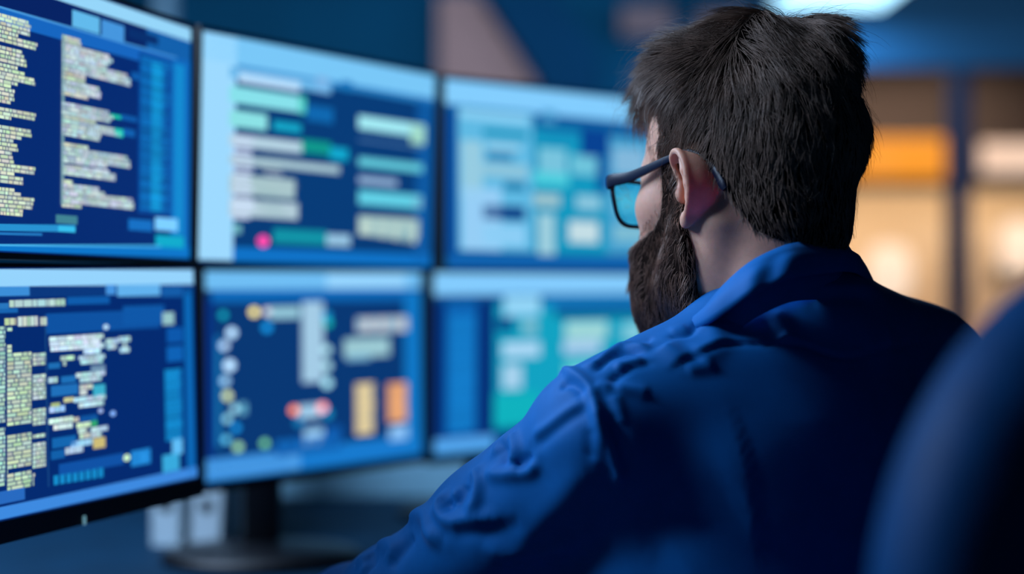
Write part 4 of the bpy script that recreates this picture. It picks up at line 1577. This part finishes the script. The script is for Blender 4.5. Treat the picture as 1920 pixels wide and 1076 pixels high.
# creases in the leaf
for i in range(nT):
    t = i / nT
    rows[i, 5:9] += (.0016 * math.sin(t * 46) * math.exp(-((t - .33) / .16) ** 2)) * np.array([0, -1, .6])
Q = [(i * m_ + k, (i + 1) * m_ + k, (i + 1) * m_ + (k + 1), i * m_ + (k + 1)) for i in range(nT - 1) for k in range(m_ - 1)]
obj_np('collar', rows.reshape(-1, 3) - PO, Q, m_shirt, shirt)

# ---- trousers and shoes
tg = Grid((-.25, 1.02, .06), (.62, 1.95, .72), .006)
tg.ell(HIP + np.array([0, 0, .0]), (.178, .130, .105), .04, R=RBM)
for h0, kn, an in thigh:
    tg.chain([h0, h0 * .5 + kn * .5, kn], [.090, .082, .068], .04)
    tg.chain([kn, kn * .6 + an * .4, an + np.array([0, 0, .03])], [.068, .068, .060], .03)
tV, tQ = tg.mesh()
obj_np('trousers', smooth_mesh(tV, tQ, 2) - PO, tQ, m_trouser, person)
for h0, kn, an in thigh:
    g2 = Grid(np.minimum(an, an + FB * .2) - np.array([.08, .08, .1]), np.maximum(an, an + FB * .2) + np.array([.08, .08, .05]), .005)
    g2.chain([an + FB * -.03 + np.array([0, 0, -.045]), an + FB * .07 + np.array([0, 0, -.048]), an + FB * .19 + np.array([0, 0, -.055])], [.042, .042, .034], .02)
    g2.cap(an + np.array([0, 0, -.04]), an + np.array([0, 0, .0]), .044, .044, .02)
    zz = g2.ax[2][None, None, :]
    g2.S = np.maximum(g2.S, (.004 - zz)).astype(np.float32)
    v_, q_ = g2.mesh()
    obj_np('shoe', v_ - PO, q_, m_shoe, person)

# ---- belt is hidden; glasses worn by the man
m_gl = mat('glasses_frame', (10, 20, 48), .42, spec=.3)
m_lens = bpy.data.materials.new('lens_coating')
m_lens.use_nodes = True
nt = m_lens.node_tree
nt.nodes.remove(nt.nodes['Principled BSDF'])
tr = nt.nodes.new('ShaderNodeBsdfTransparent')
tr.inputs['Color'].default_value = (.30, .92, 1.0, 1)
gl = nt.nodes.new('ShaderNodeBsdfGlossy')
gl.inputs['Roughness'].default_value = .045
gl.inputs['Color'].default_value = (.55, .95, 1, 1)
fr = nt.nodes.new('ShaderNodeFresnel')
fr.inputs['IOR'].default_value = 1.6
mx = nt.nodes.new('ShaderNodeMixShader')
nt.links.new(fr.outputs[0], mx.inputs[0])
nt.links.new(tr.outputs[0], mx.inputs[1])
nt.links.new(gl.outputs[0], mx.inputs[2])
nt.links.new(mx.outputs[0], nt.nodes['Material Output'].inputs[0])

GO = hw((0, .11, .012))
glasses = empty('glasses', GO.tolist())
tag(glasses, 'dark blue rectangular eyeglasses worn by the bearded man', 'glasses')


def lens_outline(sx, grow=0.0, n=44):
    out = []
    for i in range(n):
        t = 2 * math.pi * i / n
        c, s_ = math.cos(t), math.sin(t)
        e_ = 2 / 3.4
        u = math.copysign(abs(c) ** e_, c) * (.0265 + grow)
        v = math.copysign(abs(s_) ** e_, s_) * (.0215 + grow)
        u *= 1 + .10 * v / .0215
        out.append((sx * (.0355) + u * sx, v))
    return [(x * 1.045, v) for x, v in out]


def front_pt(x, z):
    y = .1320 - 2.6 * x * x - .03 * (.0 - z) * 0
    return (x, y - .10 * (-z), .006 + z)


for sx in (-1, 1):
    P = [hw(front_pt(x, z)) - GO for x, z in lens_outline(sx, .0008)]
    bm = bmesh.new()
    V, Fc = tube_arrays(P + [P[0], P[1]], .0021, 8)
    vs = [bm.verts.new(v) for v in V[:len(P) * 8]]
    for f in Fc[:len(P) * 8]:
        bm.faces.new([vs[i % len(vs)] for i in f])
    obj_bm('rim', bm, m_gl, glasses, smooth=180)
    bm = bmesh.new()
    o = [bm.verts.new(hw(front_pt(x, z)) - GO) for x, z in lens_outline(sx, -.0004)]
    mid = [bm.verts.new(hw(np.array(front_pt(sx * .0355 + (x - sx * .0355) * .5, z * .5)) + np.array([0, .0008, 0])) - GO) for x, z in lens_outline(sx, -.0004)]
    c0 = bm.verts.new(hw(np.array(front_pt(sx * .0355, 0)) + np.array([0, .001, 0])) - GO)
    n = len(o)
    for i in range(n):
        bm.faces.new((o[i], o[(i + 1) % n], mid[(i + 1) % n], mid[i]))
        bm.faces.new((mid[i], mid[(i + 1) % n], c0))
    r = bmesh.ops.solidify(bm, geom=list(bm.faces), thickness=.0012)
    obj_bm('lens', bm, m_lens, glasses, smooth=60)
    # end piece and temple
    bm = bmesh.new()
    xs = sx * .0695
    hin = np.array(front_pt(xs, .019))
    prof = [(hin + np.array([sx * -.002, .001, -.001]), .0060, .0030), (hin + np.array([sx * .0035, -.004, -.001]), .0066, .0030), (hin + np.array([sx * .0055, -.013, 0]), .0062, .0028),
            (np.array([sx * .0740, .085, .0245]), .0050, .0024), (np.array([sx * .0765, .050, .0275]), .0040, .0021), (np.array([sx * .0785, .018, .0310]), .0032, .0020), (np.array([sx * .0785, -.004, .0325]), .0030, .0020),
            (np.array([sx * .0770, -.020, .0260]), .0031, .0021), (np.array([sx * .0755, -.034, .0140]), .0034, .0023), (np.array([sx * .0750, -.044, -.0010]), .0042, .0028), (np.array([sx * .0745, -.047, -.0060]), .0030, .0024)]
    C_ = spline([p for p, a, b in prof], 60)
    A_ = np.interp(np.linspace(0, 1, 60), np.linspace(0, 1, len(prof)), [a for p, a, b in prof])
    W_ = np.interp(np.linspace(0, 1, 60), np.linspace(0, 1, len(prof)), [b for p, a, b in prof])
    Tn = np.gradient(C_, axis=0)
    Tn /= np.linalg.norm(Tn, axis=1)[:, None]
    rings = []
    for i in range(60):
        side_ = np.cross(Tn[i], np.array([0, 0, 1.]))
        side_ /= np.linalg.norm(side_)
        up_ = np.cross(side_, Tn[i])
        ring = []
        for k in range(12):
            t = 2 * math.pi * k / 12
            c, s_ = math.cos(t), math.sin(t)
            ring.append(bm.verts.new(hw(C_[i] + side_ * W_[i] * math.copysign(abs(c) ** .6, c) + up_ * A_[i] * math.copysign(abs(s_) ** .6, s_)) - GO))
        rings.append(ring)
    for a, b in zip(rings, rings[1:]):
        for k in range(12):
            bm.faces.new((a[k], a[(k + 1) % 12], b[(k + 1) % 12], b[k]))
    bm.faces.new(rings[0][::-1])
    bm.faces.new(rings[-1])
    bmesh.ops.recalc_face_normals(bm, faces=bm.faces)
    obj_bm('temple', bm, m_gl, glasses, smooth=45)
bm = bmesh.new()
add_tube(bm, [hw(p) - GO for p in spline([front_pt(-.011, .010), front_pt(-.004, .0135), front_pt(.004, .0135), front_pt(.011, .010)], 12)], .0024, 10)
obj_bm('bridge', bm, m_gl, glasses, smooth=180)

# ================================================================== LIGHT AND CAMERA
w = bpy.data.worlds.new('room_ambience')
bpy.context.scene.world = w
w.use_nodes = True
bgn = w.node_tree.nodes['Background']
bgn.inputs['Color'].default_value = lin((110, 180, 235)) + (1,)
bgn.inputs['Strength'].default_value = .06

LCB = (196, 222, 255)
ceiling_light((-1.35, 1.08, 2.0), 1.1, .3, 'blue-white panel light added out of view over the left end of the desk', LCB, 38)  # unseen key light, added to light the man from the left
ceiling_light((-1.5, 1.78, 2.15), 1.1, .4, 'blue-white panel light added out of view above the upper left monitor', LCB, 45)  # second added key, further forward, for head and shoulders


ceiling_light((-1.0, 2.38, 2.3), .57, .4, 'blue-white panel light added out of view behind the left monitors', LCB, 10)  # unseen lamp added to brighten the desk, binders and divider


def added_wash_spot(x, label):  # unseen lamp added to brighten the back wall
    e = empty('added_spotlight', (x, 5.0, ZC))
    tag(e, label, 'ceiling light', 'unseen spotlights added to wash the back wall')
    d = Vector((0, 2.0, -.95)).normalized()
    bm = bmesh.new()
    add_cyl(bm, (0, 0, -.10), (0, 0, 0), .012, n=12)
    add_box(bm, (0, 0, -.012), (.12, .05, .024), bevel=.004)
    obj_bm('mount', bm, m_blackm, e, smooth=40)
    bm = bmesh.new()
    add_cyl(bm, Vector((0, 0, -.13)) - d * .08, Vector((0, 0, -.13)) + d * .08, .05)
    obj_bm('lamp_can', bm, m_blackm, e, smooth=40)
    L = bpy.data.lights.new('added_spot_lamp', 'AREA')
    L.shape = 'DISK'
    L.size = .09
    L.color = lin((205, 226, 255))
    L.energy = 22
    lo = bpy.data.objects.new('added_spot_lamp', L)
    C.objects.link(lo)
    lo.parent = e
    lo.location = Vector((0, 0, -.13)) + d * .083
    lo.rotation_euler = (-d).to_track_quat('Z', 'Y').to_euler()


added_wash_spot(-1.3, 'unseen black spotlight added to wash the left of the back wall')
added_wash_spot(.2, 'unseen black spotlight added to wash the middle of the back wall')
added_wash_spot(1.9, 'unseen black spotlight added to wash the wall above the glass')

cam = bpy.data.cameras.new('camera')
cam.sensor_width = 36
cam.lens = 36 * F / 1920
cam.dof.use_dof = True
cam.dof.focus_distance = 1.24
cam.dof.aperture_fstop = (cam.lens / 1000) / .034
cam.clip_start = .05
co = bpy.data.objects.new('camera', cam)
C.objects.link(co)
co.location = (0, 0, EYE)
co.rotation_euler = (math.pi / 2, 0, 0)
sc = bpy.context.scene
sc.camera = co
sc.view_settings.view_transform = 'Standard'
sc.view_settings.look = 'None'
sc.view_settings.gamma = 1
sc.view_settings.use_curve_mapping = False
sc.view_settings.exposure = 0
sc.cycles.use_denoising = True
